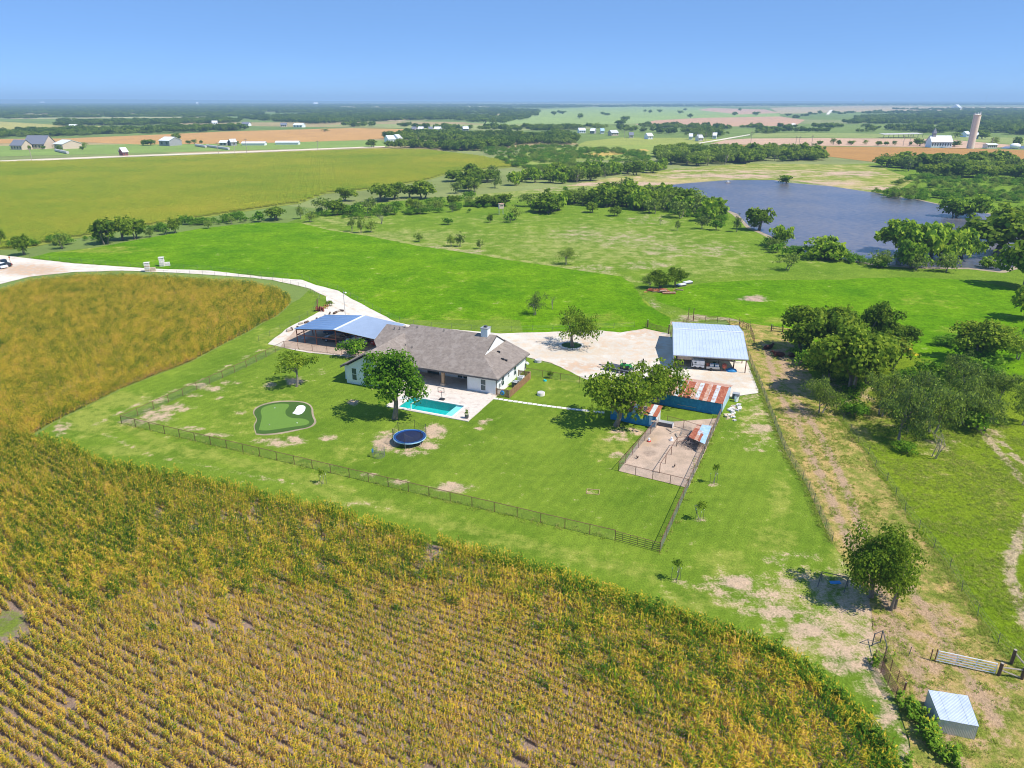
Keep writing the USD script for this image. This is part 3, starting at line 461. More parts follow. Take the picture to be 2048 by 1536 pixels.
def build_tree(kind, seed, leaf=1.0, dens=1.0, mat=None):
    Ht, tr, stems, cz, (rx, rz), nl, lr, dn, ls, lm, tall, droop, bark = KINDS[kind]; rg = np.random.default_rng(seed); lobes = []
    nm = 5+seed % 4; ms = rg.normal(size=(nm,3)); ms /= np.linalg.norm(ms, axis=1, keepdims=True); ms[:,2] *= .8; ms *= rg.uniform(.5,.85,(nm,1))
    while len(lobes) < nl:
        q = ms[rg.integers(nm)]+rg.normal(0,.27,3) if rg.random() < .72 else rg.normal(0,.36,3)
        nq = np.linalg.norm(q); d = q/(nq+1e-9); q = q if nq < 1.05 else d*1.05
        if q[2] < -.75: continue
        wob = 1+.22*math.sin(3*math.atan2(d[1],d[0])+seed)+.06*rg.normal()
        r = rg.uniform(*lr); c = np.array([q[0]*(rx-.5*r)*wob, q[1]*(rx-.5*r)*wob, cz+q[2]*(rz-.5*r)])
        lobes.append((c, (r, r, r*.8)))
    m = MB()
    for s in range(stems):
        b = np.array([0,0,0.0]) if stems == 1 else np.append(rg.normal(0,.16*math.sqrt(rx),2), 0)
        top = np.array([b[0]*2.2+rg.normal(0,.2), b[1]*2.2+rg.normal(0,.2), cz*.75]); t = np.linspace(0,1,5)[:,None]
        path = b+(top-b)*t+np.column_stack([.12*np.sin(3*t[:,0]+s), .12*np.cos(2.5*t[:,0]+s)-.12, 0*t[:,0]])
        m.tube(path, tr*np.array([1.35,1,.85,.7,.5])/math.sqrt(stems), 7)
        for c, r in [lobes[i] for i in rg.choice(len(lobes), 7 if stems == 1 else 4, replace=False)]:
            st = path[rg.integers(2,5)]; mid = st+(c-st)*.5+[0,0,.12*rz]; m.tube([st, mid, c], [tr*.42/math.sqrt(stems)*1.2, tr*.28, tr*.1], 5, cap=False)
    return m.out(), crown_mesh(rg, lobes, dn*dens, ls*leaf, tall, droop), (mat or lm), bark
UsdGeom.Xform.Define(stage, '/World/kinds').GetPrim().SetSpecifier(Sdf.SpecifierClass)
PROTO = {}
def proto(key, kind, seed, leaf=1.0, dens=1.0, mat=None):
    if key in PROTO: return PROTO[key]
    tv, (cv, cf, ct), lm, bark = build_tree(kind, seed, leaf, dens, mat); p = f'/World/kinds/{key}'; UsdGeom.Xform.Define(stage, p)
    mesh(p, 'trunk', tv, bark, smooth=True); c = mesh(p, 'crown', (cv, cf), lm); primvar(c, 'tint', ct)
    PROTO[key] = p; return p
def place(key, kind, name, label, cat, xy, h, w=None, seed=0, leaf=1.0, dens=1.0, mat=None, rz=None, group=None, z=0.0):
    Ht, rx = KINDS[kind][0], KINDS[kind][4][0]; s = h/Ht; sw = s if w is None else w/(2.1*rx)
    t = thing(name, label, cat, (xy[0], xy[1], z), rz if rz is not None else (seed*2.399) % 6.283, group, (sw, sw, s))
    t.GetReferences().AddInternalReference(proto(key, kind, KINDS_SEED.get(key, 1+len(PROTO)*7), leaf, dens, mat)); t.SetInstanceable(True); return t
KINDS_SEED = {}
def hz(base, top):
    """height of what stands at base and reaches up to row top"""
    g = G(*base); d = top-768; return H-g[1]*(FOC*SP+d*CP)/(FOC*CP-d*SP)
def wpx(base, w): d = base[1]-768; return w*H/(FOC*SP+d*CP)
def tree(key, kind, name, label, cat, base, top, wid, **k):
    return place(key, kind, name, label, cat, G(*base), hz(base, top), wpx((base[0], (base[1]+top)/2), wid)*.97, **k)
tree('pool_tree','broad','shade_tree','tall dense bright green tree between the pool and the trampoline','tree',(790,838),696,117)
tree('garden_tree','lawn','garden_tree','rounded dark green tree with a thin trunk alone on the left lawn','tree',(594,773),700,78)
tree('coop_tree','spread','mulberry_tree','wide spreading dark tree over the small blue coop','tree',(1232,852),742,152,dens=1.5,leaf=1.1)
tree('shed_tree','spread','mulberry_tree','dark tree leaning over the rusty roof of the long blue shed','tree',(1314,812),724,128,dens=1.3,leaf=1.05,seed=2)
tree('yard_tree','spread','island_tree','airy round topped tree in the stone ringed island on the white gravel','tree',(1145,694),618,96,seed=1,leaf=.95)
tree('carport_bush','bush','round_bush','bright green round bush in front of the metal carport','bush',(708,714),676,62,leaf=1.1)
tree('field_tree','mesq','field_tree','small dark tree alone in the bright hay field above the gravel yard','tree',(1071,629),578,48,seed=3)
tree('bare_tree','bare','field_tree','thin nearly leafless little tree right of the tree in the hay field','tree',(1107,618),587,22,seed=4)
tree('pair_tree','mesq','pasture_tree','twin stemmed airy tree by the mown track at the top of the hay field','tree',(1131,529),487,46,seed=5)
tree('clump_a','oak','pasture_tree','left grey green tree of the clump beside the red scrap pile','tree',(1322,577),534,52,seed=6)
tree('clump_b','oak','pasture_tree','right darker tree of the clump beside the red scrap pile','tree',(1351,574),531,40,seed=7)
tree('clump_c','mesq','pasture_tree','low tree leaning left at the edge of the clump by the red scrap pile','tree',(1297,578),547,34,seed=8)
GV = [('oak',(1616,706),600,112,'dark round tree over the lying cattle at the left of the grove'),('oak',(1668,715),602,110,'broad dark tree in the middle back of the right hand grove'),('oak',(1700,792),648,128,'large many stemmed tree in front of the right hand grove'),
 ('oak',(1752,690),594,72,'tallest black green tree topping the right hand grove'),('yellow',(1778,735),662,80,'yellowing tree at the right edge of the grove'),('oak',(1742,770),660,100,'leafy tree right of the large many stemmed grove tree'),
 ('mesq',(1640,828),745,72,'small round tree beside the dry lane fence'),('mesq',(1798,880),752,105,'grey green tree with a pale trunk by the pasture fence'),('mesq',(1868,868),748,120,'wide grey green tree with bare branches in the right pasture'),
 ('bare',(1866,914),852,48,'small half dead tree standing in front of the grey green tree'),('mesq',(1915,845),735,100,'airy tree behind the wide grey green tree in the pasture'),('oak',(1952,723),634,102,'dark round tree alone in the right pasture'),
 ('mesq',(1998,806),730,84,'airy tree with a dark forked trunk at the right pasture track'),('mesq',(2042,850),748,70,'tree cut by the right edge of the picture above the dirt path'),('bush',(1835,760),735,60,'low scrubby bush between the grove and the round pasture tree'),('bush',(1815,905),885,50,'low green bush at the foot of the pasture trees'),('bush',(1895,690),668,50,'pale bush left of the round pasture tree'),('mesq',(1760,830),735,90,'grey green tree between the big grove and the pasture fence'),('oak',(1790,700),640,80,'dark tree behind the yellowing tree of the grove'),('mesq',(1840,820),730,100,'leafy tree crowding the middle of the right pasture thicket'),('mesq',(1960,860),770,90,'low spreading tree right of the wide grey green one'),('oak',(1660,760),680,90,'dark tree filling the left front of the grove'),('bush',(1700,830),795,60,'bush at the foot of the big grove'),('mesq',(1925,790),700,90,'tree behind the airy tree of the pasture thicket'),('bush',(1960,770),730,60,'bush between the round tree and the thicket'),('bush',(1860,800),765,70,'broad bush inside the pasture thicket'),('mesq',(2035,720),660,70,'grey tree at the right edge beside the bright pasture')]
for i, (k, b, t, w, lb) in enumerate(GV): tree(f'grove_{k}_{i%3}', k, 'grove_tree' if k != 'bush' else 'pasture_bush', lb, 'tree' if k != 'bush' else 'bush', b, t, w, seed=10+i, leaf=1.0, dens=1.55)
tree('near_a','lowoak','lane_tree','dark full tree standing left of the pair beside the cattle chute','tree',(1740,1196),1046,128,seed=31,dens=1.9,leaf=.62)
tree('near_b','lowoak','lane_tree','leaning leafy tree right of the pair beside the cattle chute','tree',(1784,1212),1058,122,seed=33,dens=1.7,leaf=.62)
SAP = [((1427,967),921,20,'tallest staked sapling close to the chicken yard corner'),((1399,1040),993,26,'staked sapling halfway along the right garden fence'),((1352,1160),1110,28,'staked sapling nearest the corn beyond the fence corner'),((646,968),932,18,'staked sapling between the front fence and the corn')]
for i, (b, t, w, lb) in enumerate(SAP):
    tree(f'sapling_{i%2}', 'sapling', 'sapling', lb, 'sapling', b, t, w, seed=40+i, dens=1.2)
MAT('stake_metal', (.10,.10,.09), rough=.6); MAT('stake_tip', (.75,.78,.76))
k = 0
for b, t, w, lb in SAP:
    for dx, dy in ((-.42,.1),(.4,.05),(-.05,-.45)):
        g = G(*b)+[dx, dy]; s = thing('plant_stake', 'thin dark metal stake holding up a sapling', 'stake', (*g, 0), group='stakes round the young trees')
        MB().tube([(0,0,0),(0,0,1.25)], .022, 5).put(s, 'rod', 'stake_metal'); MB().tube([(0,0,1.25),(0,0,1.37)], .026, 5).put(s, 'tip', 'stake_tip')
# hedgerow and pasture trees surveyed one by one: base, top row, width, kind
HR = [(48,510,465,34,'oak'),(125,497,460,38,'mesq'),(212,488,434,50,'oak'),(246,480,430,46,'oak'),(272,477,431,46,'oak'),(350,466,433,28,'oak'),(331,469,448,18,'bush'),(417,457,434,24,'mesq'),(300,474,452,22,'mesq'),(2,492,452,20,'oak'),(465,448,430,20,'mesq'),(488,444,432,18,'bush'),
 (520,444,420,30,'bush'),(553,440,412,46,'oak'),(602,438,405,22,'mesq'),(622,444,415,28,'mesq'),(646,425,388,42,'mesq'),(674,430,396,40,'oak'),(693,402,374,38,'oak'),(712,430,408,28,'bush'),(736,427,390,38,'mesq'),(762,402,364,52,'oak'),(786,398,364,46,'oak'),(775,430,404,34,'mesq'),(703,463,430,18,'mesq'),(722,466,425,20,'mesq'),(742,464,436,34,'mesq'),(760,448,422,26,'bare'),
 (826,424,394,36,'oak'),(846,397,357,52,'oak'),(820,396,366,38,'oak'),(842,428,398,32,'mesq'),(872,420,392,40,'mesq'),(905,424,400,20,'mesq'),(908,412,388,26,'oak'),(937,412,388,22,'mesq'),(838,483,460,24,'mesq'),(903,493,465,24,'mesq'),(921,493,462,28,'mesq'),(959,498,473,18,'mesq'),(895,449,434,24,'bush'),(980,445,426,14,'oak'),(938,425,416,10,'bush'),
 (970,412,388,44,'oak'),(1005,412,386,44,'oak'),(1028,440,408,36,'mesq'),(1020,445,425,24,'bush'),(955,412,396,24,'mesq'),(1095,388,376,12,'oak'),(1132,384,372,14,'bush'),(1182,425,402,28,'oak'),(1231,432,412,26,'oak'),(1405,458,420,32,'mesq'),(1432,460,438,30,'bush'),(1474,464,425,22,'mesq'),(1355,461,436,16,'mesq'),(1320,450,436,10,'bare'),
 (1518,460,410,50,'oak'),(1545,500,470,34,'mesq'),(1573,540,500,46,'mesq'),(1508,458,438,26,'mesq'),(1760,535,496,50,'mesq'),(1830,540,506,52,'mesq'),(1892,543,498,62,'mesq'),(1975,536,512,32,'willow'),(1700,524,510,30,'bush'),(1660,521,506,30,'bush'),(1550,505,486,34,'bush')]
ORD = 'first second third fourth fifth sixth seventh eighth ninth tenth eleventh twelfth thirteenth fourteenth fifteenth sixteenth seventeenth eighteenth'.split()
seen_ = {}
def ordinal(key): seen_[key] = seen_.get(key, -1)+1; return ORD[seen_[key]]
HR.sort()
for i, (x, y, t, w, k) in enumerate(HR):
    where = 'hedgerow left of the hay field' if x < 520 else 'scattered along the hay field track' if y > 455 and x < 1000 else 'creek line behind the hay field' if x < 1060 else 'pasture edge left of the pond' if x < 1500 else 'near shore of the pond'
    lk = {'oak':'dark full crowned tree','mesq':'grey green airy tree','bush':'low bush','bare':'half bare tree','willow':'bright green willow'}[k]
    tree(f'mid_{k}_{i%3}', k, {'bush':'hedge_bush','willow':'willow_tree'}.get(k, 'hedgerow_tree'), f'{ordinal(lk+where)} {lk} from the left, {where}', 'bush' if k == 'bush' else 'tree', (x, y), t, w, seed=50+i, leaf=2.0, dens=.32, group=f'{lk}s, {where}')
WL = [(1562,492,440,44,'upright bright willow at the left bank of the pond'),(1642,518,468,82,'broad bright willow leaning right on the near pond bank'),(1800,505,430,84,'left tallest willow of the big group standing in the pond'),(1842,525,424,90,'middle willow of the big group standing in the pond'),(1888,520,440,86,'right middle willow of the big group standing in the pond'),(1922,515,450,70,'right end willow of the big group standing in the pond'),(1862,505,432,70,'back willow of the big group standing in the pond'),(1912,434,388,60,'left willow of the small island group on the far right of the pond'),(1945,434,384,66,'right willow of the small island group on the far right of the pond'),(1344,408,370,40,'lone upright willow at the left corner of the pond'),(1822,536,470,60,'front left willow at the foot of the pond group')]
for i, (x, y, t, w, lb) in enumerate(WL): tree(f'willow_{i%3}', 'willow', 'willow_tree', lb, 'tree', (x, y), t, w, seed=130+i, leaf=1.5, dens=.55)
BK = [(1985,505,425,110,'oak'),(2035,515,420,100,'oak'),(2010,480,402,80,'oak'),(2050,575,470,90,'oak'),(2055,640,560,70,'oak'),(2060,700,600,60,'mesq')]
for i, (x, y, t, w, k) in enumerate(BK): tree(f'mid_{k}_{i%3}', k, 'pond_tree', ['big dark tree right of the pond willows','dark tree at the right picture edge behind the pond bank','black green tree over the far right water of the pond','dark tree on the right edge below the pond','tree cut by the right edge beside the bright pasture','grey tree cut by the right edge above the round pasture tree'][i], 'tree', (x, y), t, w, seed=150+i, leaf=2.0, dens=.4)
# belts of woodland, each tree its own
BELTS = [([(900,388),(985,382),(1010,372),(990,352),(930,350),(898,362)],16,(6.5,9),('oak','oak','mesq'),'wood at the crop field tip'),([(990,372),(1080,372),(1180,362),(1290,350),(1340,352),(1330,338),(1200,342),(1090,348)],40,(6,9),('oak','oak','mesq','willow'),'creek wood left of the dam'),
 ([(1050,432),(1110,428),(1165,420),(1180,398),(1120,402),(1060,410)],18,(5,7.5),('mesq','oak','willow'),'wood above the pasture'),([(1185,412),(1260,418),(1330,432),(1400,443),(1440,452),(1470,452),(1420,420),(1350,405),(1280,390),(1220,392)],48,(6,9.5),('oak','mesq','willow','willow'),'left pond bank wood'),
 ([(1315,330),(1420,332),(1520,326),(1655,323),(1650,316),(1560,306),(1440,310),(1330,314)],44,(8,12),('oak','oak','mesq'),'wood behind the dam'),([(1762,334),(1800,338),(1850,352),(1960,360),(2048,362),(2048,336),(1960,330),(1850,328),(1790,326)],34,(8,12),('oak','oak','mesq'),'wood right of the dam')]
for bi, (poly, cnt, hr, kinds, lab) in enumerate(BELTS):
    Pg = Polygon(GP(poly)); rg = np.random.default_rng(300+bi); got = []; mind = 2.0*hr[0]/6; x0,y0,x1,y1 = Pg.bounds; tries = 0
    while len(got) < cnt and tries < 6000:
        tries += 1; q = np.array([rg.uniform(x0,x1), rg.uniform(y0,y1)])
        if Pg.contains(Point(q)) and all(np.hypot(*(q-g)) > mind for g in got): got.append(q)
    for j, q in enumerate(got):
        k = kinds[rg.integers(len(kinds))]; lk = {'oak':'dark tree','mesq':'grey green tree','willow':'bright green tree'}[k]; h = rg.uniform(*hr)
        rx_, ry_ = (q[0]-x0)/(x1-x0), (q[1]-y0)/(y1-y0); sz = 'tall' if h > hr[0]+.66*(hr[1]-hr[0]) else 'low' if h < hr[0]+.33*(hr[1]-hr[0]) else 'middling'
        lk = f'{sz} {lk}, {"front" if ry_ < .5 else "back"} {"left end" if rx_ < .25 else "left half" if rx_ < .5 else "right half" if rx_ < .75 else "right end"}'
        place(f'belt_{k}_{j%3}', k, 'wood_tree', f'{lk} of the {lab}', 'tree', q, h, h*rg.uniform(1.15,1.6)*(.75 if k == 'willow' else 1), seed=int(rg.integers(1000)), leaf=2.6, dens=.2, group=f'{lk} of the {lab}')
# scrub and far woods: masses
def clump(kind, seed, n, R, leaf, dens, hr=(.8,1.15)):
    def make(path):
        rg = np.random.default_rng(seed); V, F, TT, o = [], [], [], 0
        for k in range(n):
            tv, (cv, cf, ct), lm, bark = build_tree(kind, seed*10+k, leaf, dens); s = rg.uniform(*hr); a = rg.uniform(0,6.28); r = R*math.sqrt(rg.random())
            V.append(cv*[s*1.15,s*1.15,s]+[r*math.cos(a), r*math.sin(a), 0]); F.append(cf+o); o += len(cv); TT.append(np.clip(ct+rg.normal(0,.18),0,1))
        return tinted(path, np.vstack(V), np.vstack(F), np.concatenate(TT), KINDS[kind][9])
    return make
def mass(name, label, cat, polys, protos, size, seed):
    rg = np.random.default_rng(seed); P, I = [], []
    for poly, step, pr in polys:
        Pg = Polygon(GP(poly)).buffer(0); x0,y0,x1,y1 = Pg.bounds
        n = min(int((x1-x0)*(y1-y0)/step**2), 400000); q = np.column_stack([rg.uniform(x0,x1,n), rg.uniform(y0,y1,n)])
        q = q[shapely.contains_xy(Pg, q[:,0], q[:,1])]; thin = meshkit.fbm(np.column_stack([q/(step*7), np.zeros(len(q))]), 4, seed); q = q[rg.random(len(q)) < np.clip((thin-(.28 if name != 'far_woods' else .36))*(4 if name != 'far_woods' else 6),.05,1)]
        P.append(q); I.append(rg.choice(pr, len(q)))
    P = np.vstack(P); I = np.concatenate(I)
    tag(instancer(f'/World/{name}', protos, np.column_stack([P, np.zeros(len(P))]), I, rg.uniform(0,6.28,len(P)), rg.uniform(*size,len(P))), label, cat, kind='stuff')
mass('valley_scrub', 'pale green scrub and bushes filling the valley behind the crop field', 'scrub', [([(960,300),(1100,292),(1290,305),(1300,325),(1290,343),(1180,350),(1080,345),(1010,330)],5.5,[0,1,2]),([(1740,386),(1800,362),(1850,350),(2048,366),(2400,390),(2400,430),(2048,408),(1960,402),(1890,398),(1800,402)],5.0,[0,1,2]),
   ([(560,440),(640,432),(740,440),(1000,412),(1040,395),(900,395),(780,418),(640,418)],6.0,[0,2]),([(1690,770),(1800,760),(1990,735),(2048,790),(2048,850),(1900,868),(1790,850),(1700,810)],4.5,[0,2]),([(1590,700),(1700,700),(1760,740),(1700,770),(1620,740)],4.5,[0,2]),([(1590,508),(1700,524),(1760,536),(1780,528),(1700,514),(1590,500)],2.6,[0,2]),([(20,500),(120,490),(200,486),(400,452),(520,440),(520,432),(400,444),(180,476),(20,490)],6.0,[0,2]),([(1790,720),(1830,745),(1960,730),(2048,770),(2048,745),(1960,715),(1860,705)],6.0,[0,2]),([(1490,470),(1600,512),(1560,520),(1520,480)],5,[0,2]),([(1310,302),(1420,299),(1560,302),(1650,314),(1650,322),(1520,324),(1420,329),(1320,328)],7.5,[3]),([(1762,332),(1850,326),(2048,332),(2300,343),(2300,372),(2048,362),(1850,352)],7.5,[3]),([(1080,368),(1180,360),(1300,348),(1330,340),(1190,338),(1090,346)],8,[3,0]),([(1190,412),(1260,416),(1400,441),(1470,450),(1340,402),(1220,394)],6,[0,2]),([(1640,512),(1700,522),(1756,532),(1750,526),(1690,515),(1640,507)],2.4,[0,2])],
   [clump('bush',401,4,2.2,1.6,.25),clump('mesq',402,1,.5,2.2,.3,(.55,.8)),clump('bush',403,5,2.6,1.6,.22,(.6,1.0)), clump('oak',404,2,2.4,2.6,.2,(.8,1.2))], (.7,1.25), 71)
FW = [([(-150,214),(-150,240),(0,238),(300,234),(480,238),(620,248),(720,244),(860,240),(1000,247),(1060,236),(1080,222),(1000,217),(700,216.5),(480,214.5),(300,213),(100,213)],34,[0,1]),([(-200,264),(-200,280),(0,277),(130,272),(300,267),(470,262),(490,257),(300,257),(140,263)],17,[2,0,1]),([(130,244),(130,253),(330,251),(480,250),(480,242),(330,241)],24,[0,1]),
 ([(790,275),(800,297),(860,300),(950,302),(1050,287),(1150,290),(1130,270),(1040,274),(960,269),(860,267)],14,[0,2,1]),([(1060,262),(1200,258),(1330,268),(1400,276),(1460,274),(1440,262),(1300,258),(1180,253),(1050,256)],24,[0,2]),
 ([(1490,268),(1600,266),(1800,264),(2048,270),(2400,275),(2400,232),(2048,224),(1900,224),(1800,232),(1730,234),(1700,246),(1640,254),(1600,258)],24,[0,1,2]),([(1200,214.5),(1560,212),(1700,211),(2048,211),(2400,212),(2400,207),(2048,206),(1500,207),(1200,211)],70,[0,1]),([(-200,208),(-200,213),(300,212),(500,214),(1100,216),(1250,212),(1100,209),(600,208),(300,207)],60,[0,1]),
 ([(1280,252),(1560,256),(1600,252),(1600,256),(1560,262),(1280,257)],30,[0,2]),([(700,248),(740,240),(860,240),(870,230),(800,226),(740,232)],26,[1]),([(940,262),(1100,262),(1180,258),(1180,254),(1000,253),(860,252),(700,250),(700,254)],40,[0]),([(1560,238),(1640,236),(1700,228),(1900,228),(2048,230),(2048,218),(1800,218),(1640,226)],60,[0])]
mass('far_woods', 'dark blue green woods covering the distant plain', 'woodland', FW, [clump('oak',411,7,13,3.6,.13),clump('oak',412,9,15,3.8,.12),clump('mesq',413,6,11,3.8,.16)], (.8,1.3), 72)
HM = [(1105,228),(1118,226),(1125,228),(1108,231),(1248,241),(1253,240),(1380,236),(1160,237),(1215,231),(1290,224),(1300,226),(1320,225),(1205,229),(1370,221),(1360,227),(1005,236),(990,239),(1238,250),(1245,249),(1480,222),(1575,232),(1620,230),(1640,228),(1512,231),(1468,231),(1470,230),(970,246),(985,249)]
for i, (x, y) in enumerate(HM): place(f'belt_oak_{i%3}', 'oak', 'hill_tree', 'lone dark tree dotted on the pale far hillside', 'tree', G(x, y), 9+(i%4)*1.5, 14+(i%3)*4, seed=i, leaf=2.6, dens=.2, group='lone trees on the far hillside')
# ------------------------------------------------------------------ materials of built things
MAT('white_siding', (.74,.76,.76), var=.04, scale=1.5, rough=.6)
MAT('shingle', (.215,.178,.152), var=.28, scale=2.2, rough=.9, bump=.02, bscale=8, detail=8.0, dirt=(.27,.23,.20), dscale=.9)
MAT('dark_trim', (.05,.045,.045), rough=.5)
MAT('glass_dark', (.035,.07,.075), var=.25, scale=.7, rough=.06, spec=.6)
MAT('white_paint', (.80,.81,.80), var=.05, rough=.5)
MAT('porch_post', (.42,.29,.17), var=.25, scale=5)
MAT('shed_tin', (.70,.75,.83), var=.08, scale=1.5, rough=.4, metal=.35, dirt=(.60,.66,.74), dscale=1.2)
MAT('carport_blue', (.17,.32,.56), var=.06, scale=.6, rough=.35, metal=.45)  # carport metal again, darker blue: the left slope's shade put into the colour
MAT('metal_roof', (.60,.67,.80), var=.04, scale=.6, rough=.45, metal=.35, dirt=(.54,.61,.74), dscale=.5)
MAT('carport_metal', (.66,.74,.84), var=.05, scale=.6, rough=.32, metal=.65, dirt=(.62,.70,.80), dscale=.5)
MAT('metal_wall', (.50,.52,.50), var=.15, scale=1.2, rough=.45, metal=.4)
MAT('red_iron', (.26,.085,.05), var=.2, rough=.6)
MAT('rust_sheet', (.33,.09,.045), var=.4, scale=2.5, rough=.85, detail=6.0, dirt=(.42,.18,.10), dscale=2.5)
MAT('rust_light', (.46,.25,.17), var=.3, scale=2.5, rough=.8, dirt=(.58,.45,.38), dscale=2.0)
MAT('tin_pale', (.66,.70,.72), var=.12, scale=2.0, rough=.5, metal=.3, dirt=(.50,.27,.17), dscale=1.3)
MAT('tin_blue', (.40,.60,.80), var=.12, scale=2.0, rough=.45, metal=.2, dirt=(.62,.70,.78), dscale=1.5)
MAT('blue_paint', (.012,.19,.36), var=.2, scale=2.0, rough=.7, dirt=(.03,.24,.40), dscale=2.0)
MAT('pipe_brown', (.17,.075,.05), var=.3, scale=6, rough=.7)
MAT('wire_grey', (.20,.20,.19), rough=.5, metal=.3)
MAT('wood_fence', (.30,.165,.085), var=.35, scale=4)
MAT('wood_pale', (.50,.34,.19), var=.2, scale=4)
MAT('wood_dark', (.10,.065,.045), var=.3, scale=5)
MAT('wood_grey', (.34,.29,.24), var=.3, scale=5)
MAT('concrete', (.60,.53,.46), var=.08, scale=2.0, rough=.85, dirt=(.50,.42,.36), dscale=1.1)
MAT('concrete_grey', (.50,.48,.46), var=.15, scale=4)
MAT('slab_white', (.72,.66,.60), var=.08, scale=3)
MAT('pool_tile', (.62,.66,.66), var=.06, scale=6); MAT('ledge_tile', (.66,.72,.72), var=.1, scale=5)
MAT('pool_liner', (.02,.47,.45), var=.15, scale=1.2, rough=.5)
MAT('black_rubber', (.03,.03,.032), rough=.7); MAT('dark_metal', (.07,.075,.08), rough=.45); MAT('grey_metal', (.40,.41,.42), var=.15, scale=5, rough=.5, metal=.3)
MAT('bright_blue', (.03,.22,.50), rough=.5); MAT('pad_blue', (.012,.07,.25), rough=.5); MAT('navy_mat', (.012,.018,.055), rough=.6); MAT('pale_blue', (.35,.58,.75), rough=.5)
MAT('red_paint', (.55,.05,.03), var=.2, rough=.5); MAT('red_scrap', (.42,.10,.06), var=.4, scale=2, rough=.7); MAT('orange_scrap', (.46,.19,.07), var=.3, rough=.7)
MAT('green_paint', (.03,.26,.05), var=.2, rough=.45); MAT('lime_paint', (.25,.40,.05), rough=.5)
MAT('turf_dark', (.045,.10,.008), var=.15, scale=8, rough=.95); MAT('turf_light', (.115,.215,.025), var=.06, scale=10, rough=.95); MAT('sand_white', (.84,.83,.80), var=.04, rough=.9)
MAT('turquoise', (.02,.45,.45), rough=.4); MAT('plastic_white', (.78,.79,.80), rough=.4)
MAT('stone_white', (.66,.63,.58), var=.25, scale=3, bump=.04, bscale=5); MAT('stone_tan', (.52,.42,.31), var=.3, scale=3, bump=.04, bscale=5)
MAT('cow_hide', (.07,.016,.009), var=.3, scale=3, rough=.8); MAT('twig', (.36,.28,.23), var=.4, scale=6)
MAT('roof_white', (.68,.70,.73), rough=.5, var=.05); MAT('roof_slate', (.17,.18,.22), rough=.7); MAT('wall_tan', (.55,.44,.34)); MAT('wall_cream', (.70,.63,.52)); MAT('wall_grey', (.30,.30,.31)); MAT('wall_red', (.22,.06,.05)); MAT('tower_tan', (.70,.58,.47), var=.05)
n = {'g':('geometry',{}), 'nn':('noise_texture',{'scale':2.2,'detail':3.0,'distortion':.6}), 'b':('bump',{'strength':.5,'distance':.08}), 'fr':('fresnel',{'IOR':1.33}), 'gl':('glossy_bsdf',{'roughness':.04}), 't':('transparent_bsdf',{'color':(.55,.93,.93)}), 'm':('mix_closure',{})}
usdkit.material(stage, '/World/Looks/pool_water', n, [('g.position','nn.vector'),('nn.fac','b.height'),('b.normal','gl.normal'),('b.normal','fr.normal'),('fr.fac','m.fac'),('t.BSDF','m.closure1'),('gl.BSDF','m.closure2')], surface='m.closure')
usdkit.material(stage, '/World/Looks/net', {'p':('principled_bsdf',{'base_color':(.02,.025,.03),'roughness':.6})}, [], surface='p.BSDF')

# ------------------------------------------------------------------ the house
def hw(u, v): return HO+u*HU+v*HV
house = thing('house', 'white farmhouse with a big grey brown shingle roof behind the pool', 'house', (*HO,0), HA)
def gable(u0,u1,v0,v1,z0,z1): return MB().poly([(u0,v0,0),(u1,v0,0),(u1,v0,z0),((u0+u1)/2,v0,z1),(u0,v0,z0)], (0,v1-v0,0))
zf = lambda v: 2.7+.4*(v+.5)
MB().slab((-5,0,0),(0,12.4,2.72)).put(house,'wall','white_siding')
MB().slab((-22,4.2,0),(-5.003,14,2.72)).put(house,'wall','white_siding')
gable(-24.6,-16,-4.8,8,2.85,5.35).put(house,'wall','white_siding')
MB().slab((-25.8,-3.5,0),(-24.603,6,2.55)).put(house,'wall','white_siding')
MB().slab((-24.2,8.003,0),(-22.003,14,2.72)).put(house,'wall','white_siding')
up = np.array([0,0,.16])
def roof(pts, name='roof', mat='shingle'): return MB().poly(pts, up).put(house, name, mat)
R1, RV, RZ = -3.9, 9.0, 6.5
roof([(-20.3,-.55,zf(-.55)),(.5,-.5,2.7),(R1,3.9,zf(3.9)),(R1,RV,RZ),(-20.3,RV,RZ)])                      # main front slope with the hip cut
roof([(R1,RV+.003,RZ),(R1,15.5,2.8),(-20.3,15.5,2.8),(-20.3,RV+.003,RZ)])
roof([(.503,-.5,2.7),(.503,12.9,2.7),(-4.2,12.9,zf(4.2)),(-4.2,4.203,zf(4.2)),(R1+.02,3.92,zf(3.9))])     # right hip slope
roof([(-4.203,12.9,zf(4.2)),(-9,12.9,2.7),(-9,9,2.7),(-4.203,5.5,zf(4.2))])
roof([(-20.303,-.55,zf(-.6)),(-20.303,8.3,zf(8.3)-.06),(-24.8,8.3,zf(8.3)-.06),(-24.8,4,zf(4)-.06)])
roof([(-20.303,8.303,zf(8.3)-.06),(-20.303,15,2.8),(-24.8,15,2.8),(-24.8,8.303,zf(8.3)-.06)])
roof([(-20.3,-5.3,5.62),(-20.3,9.0,5.62),(-15.4,2.2,2.78),(-15.4,-5.3,2.78)])                             # wing, right slope
roof([(-20.303,-5.3,5.62),(-25.2,-5.3,2.78),(-25.2,8.0,2.78),(-20.303,8.0,5.62)])
roof([(-25.1,-4.1,2.92),(-26.3,-4.1,2.35),(-26.3,6.3,2.35),(-25.1,6.3,2.92)])
MB().poly([(R1,RV-3.6,zf(RV-3.6)-.12),(R1,RV,RZ-.02),(R1,RV+3.4,RZ-1.9),(R1,RV+3.4,zf(3.9)),(R1,4.2,zf(4.0))],(-.12,0,0)).put(house,'gable_wall','white_siding')
f = MB().tube([(-15.4,-.6,2.66),(.53,-.55,2.66)],.07,4); f.tube([(.56,-.5,2.66),(.56,12.9,2.66)],.07,4); f.put(house,'gutter','dark_trim')
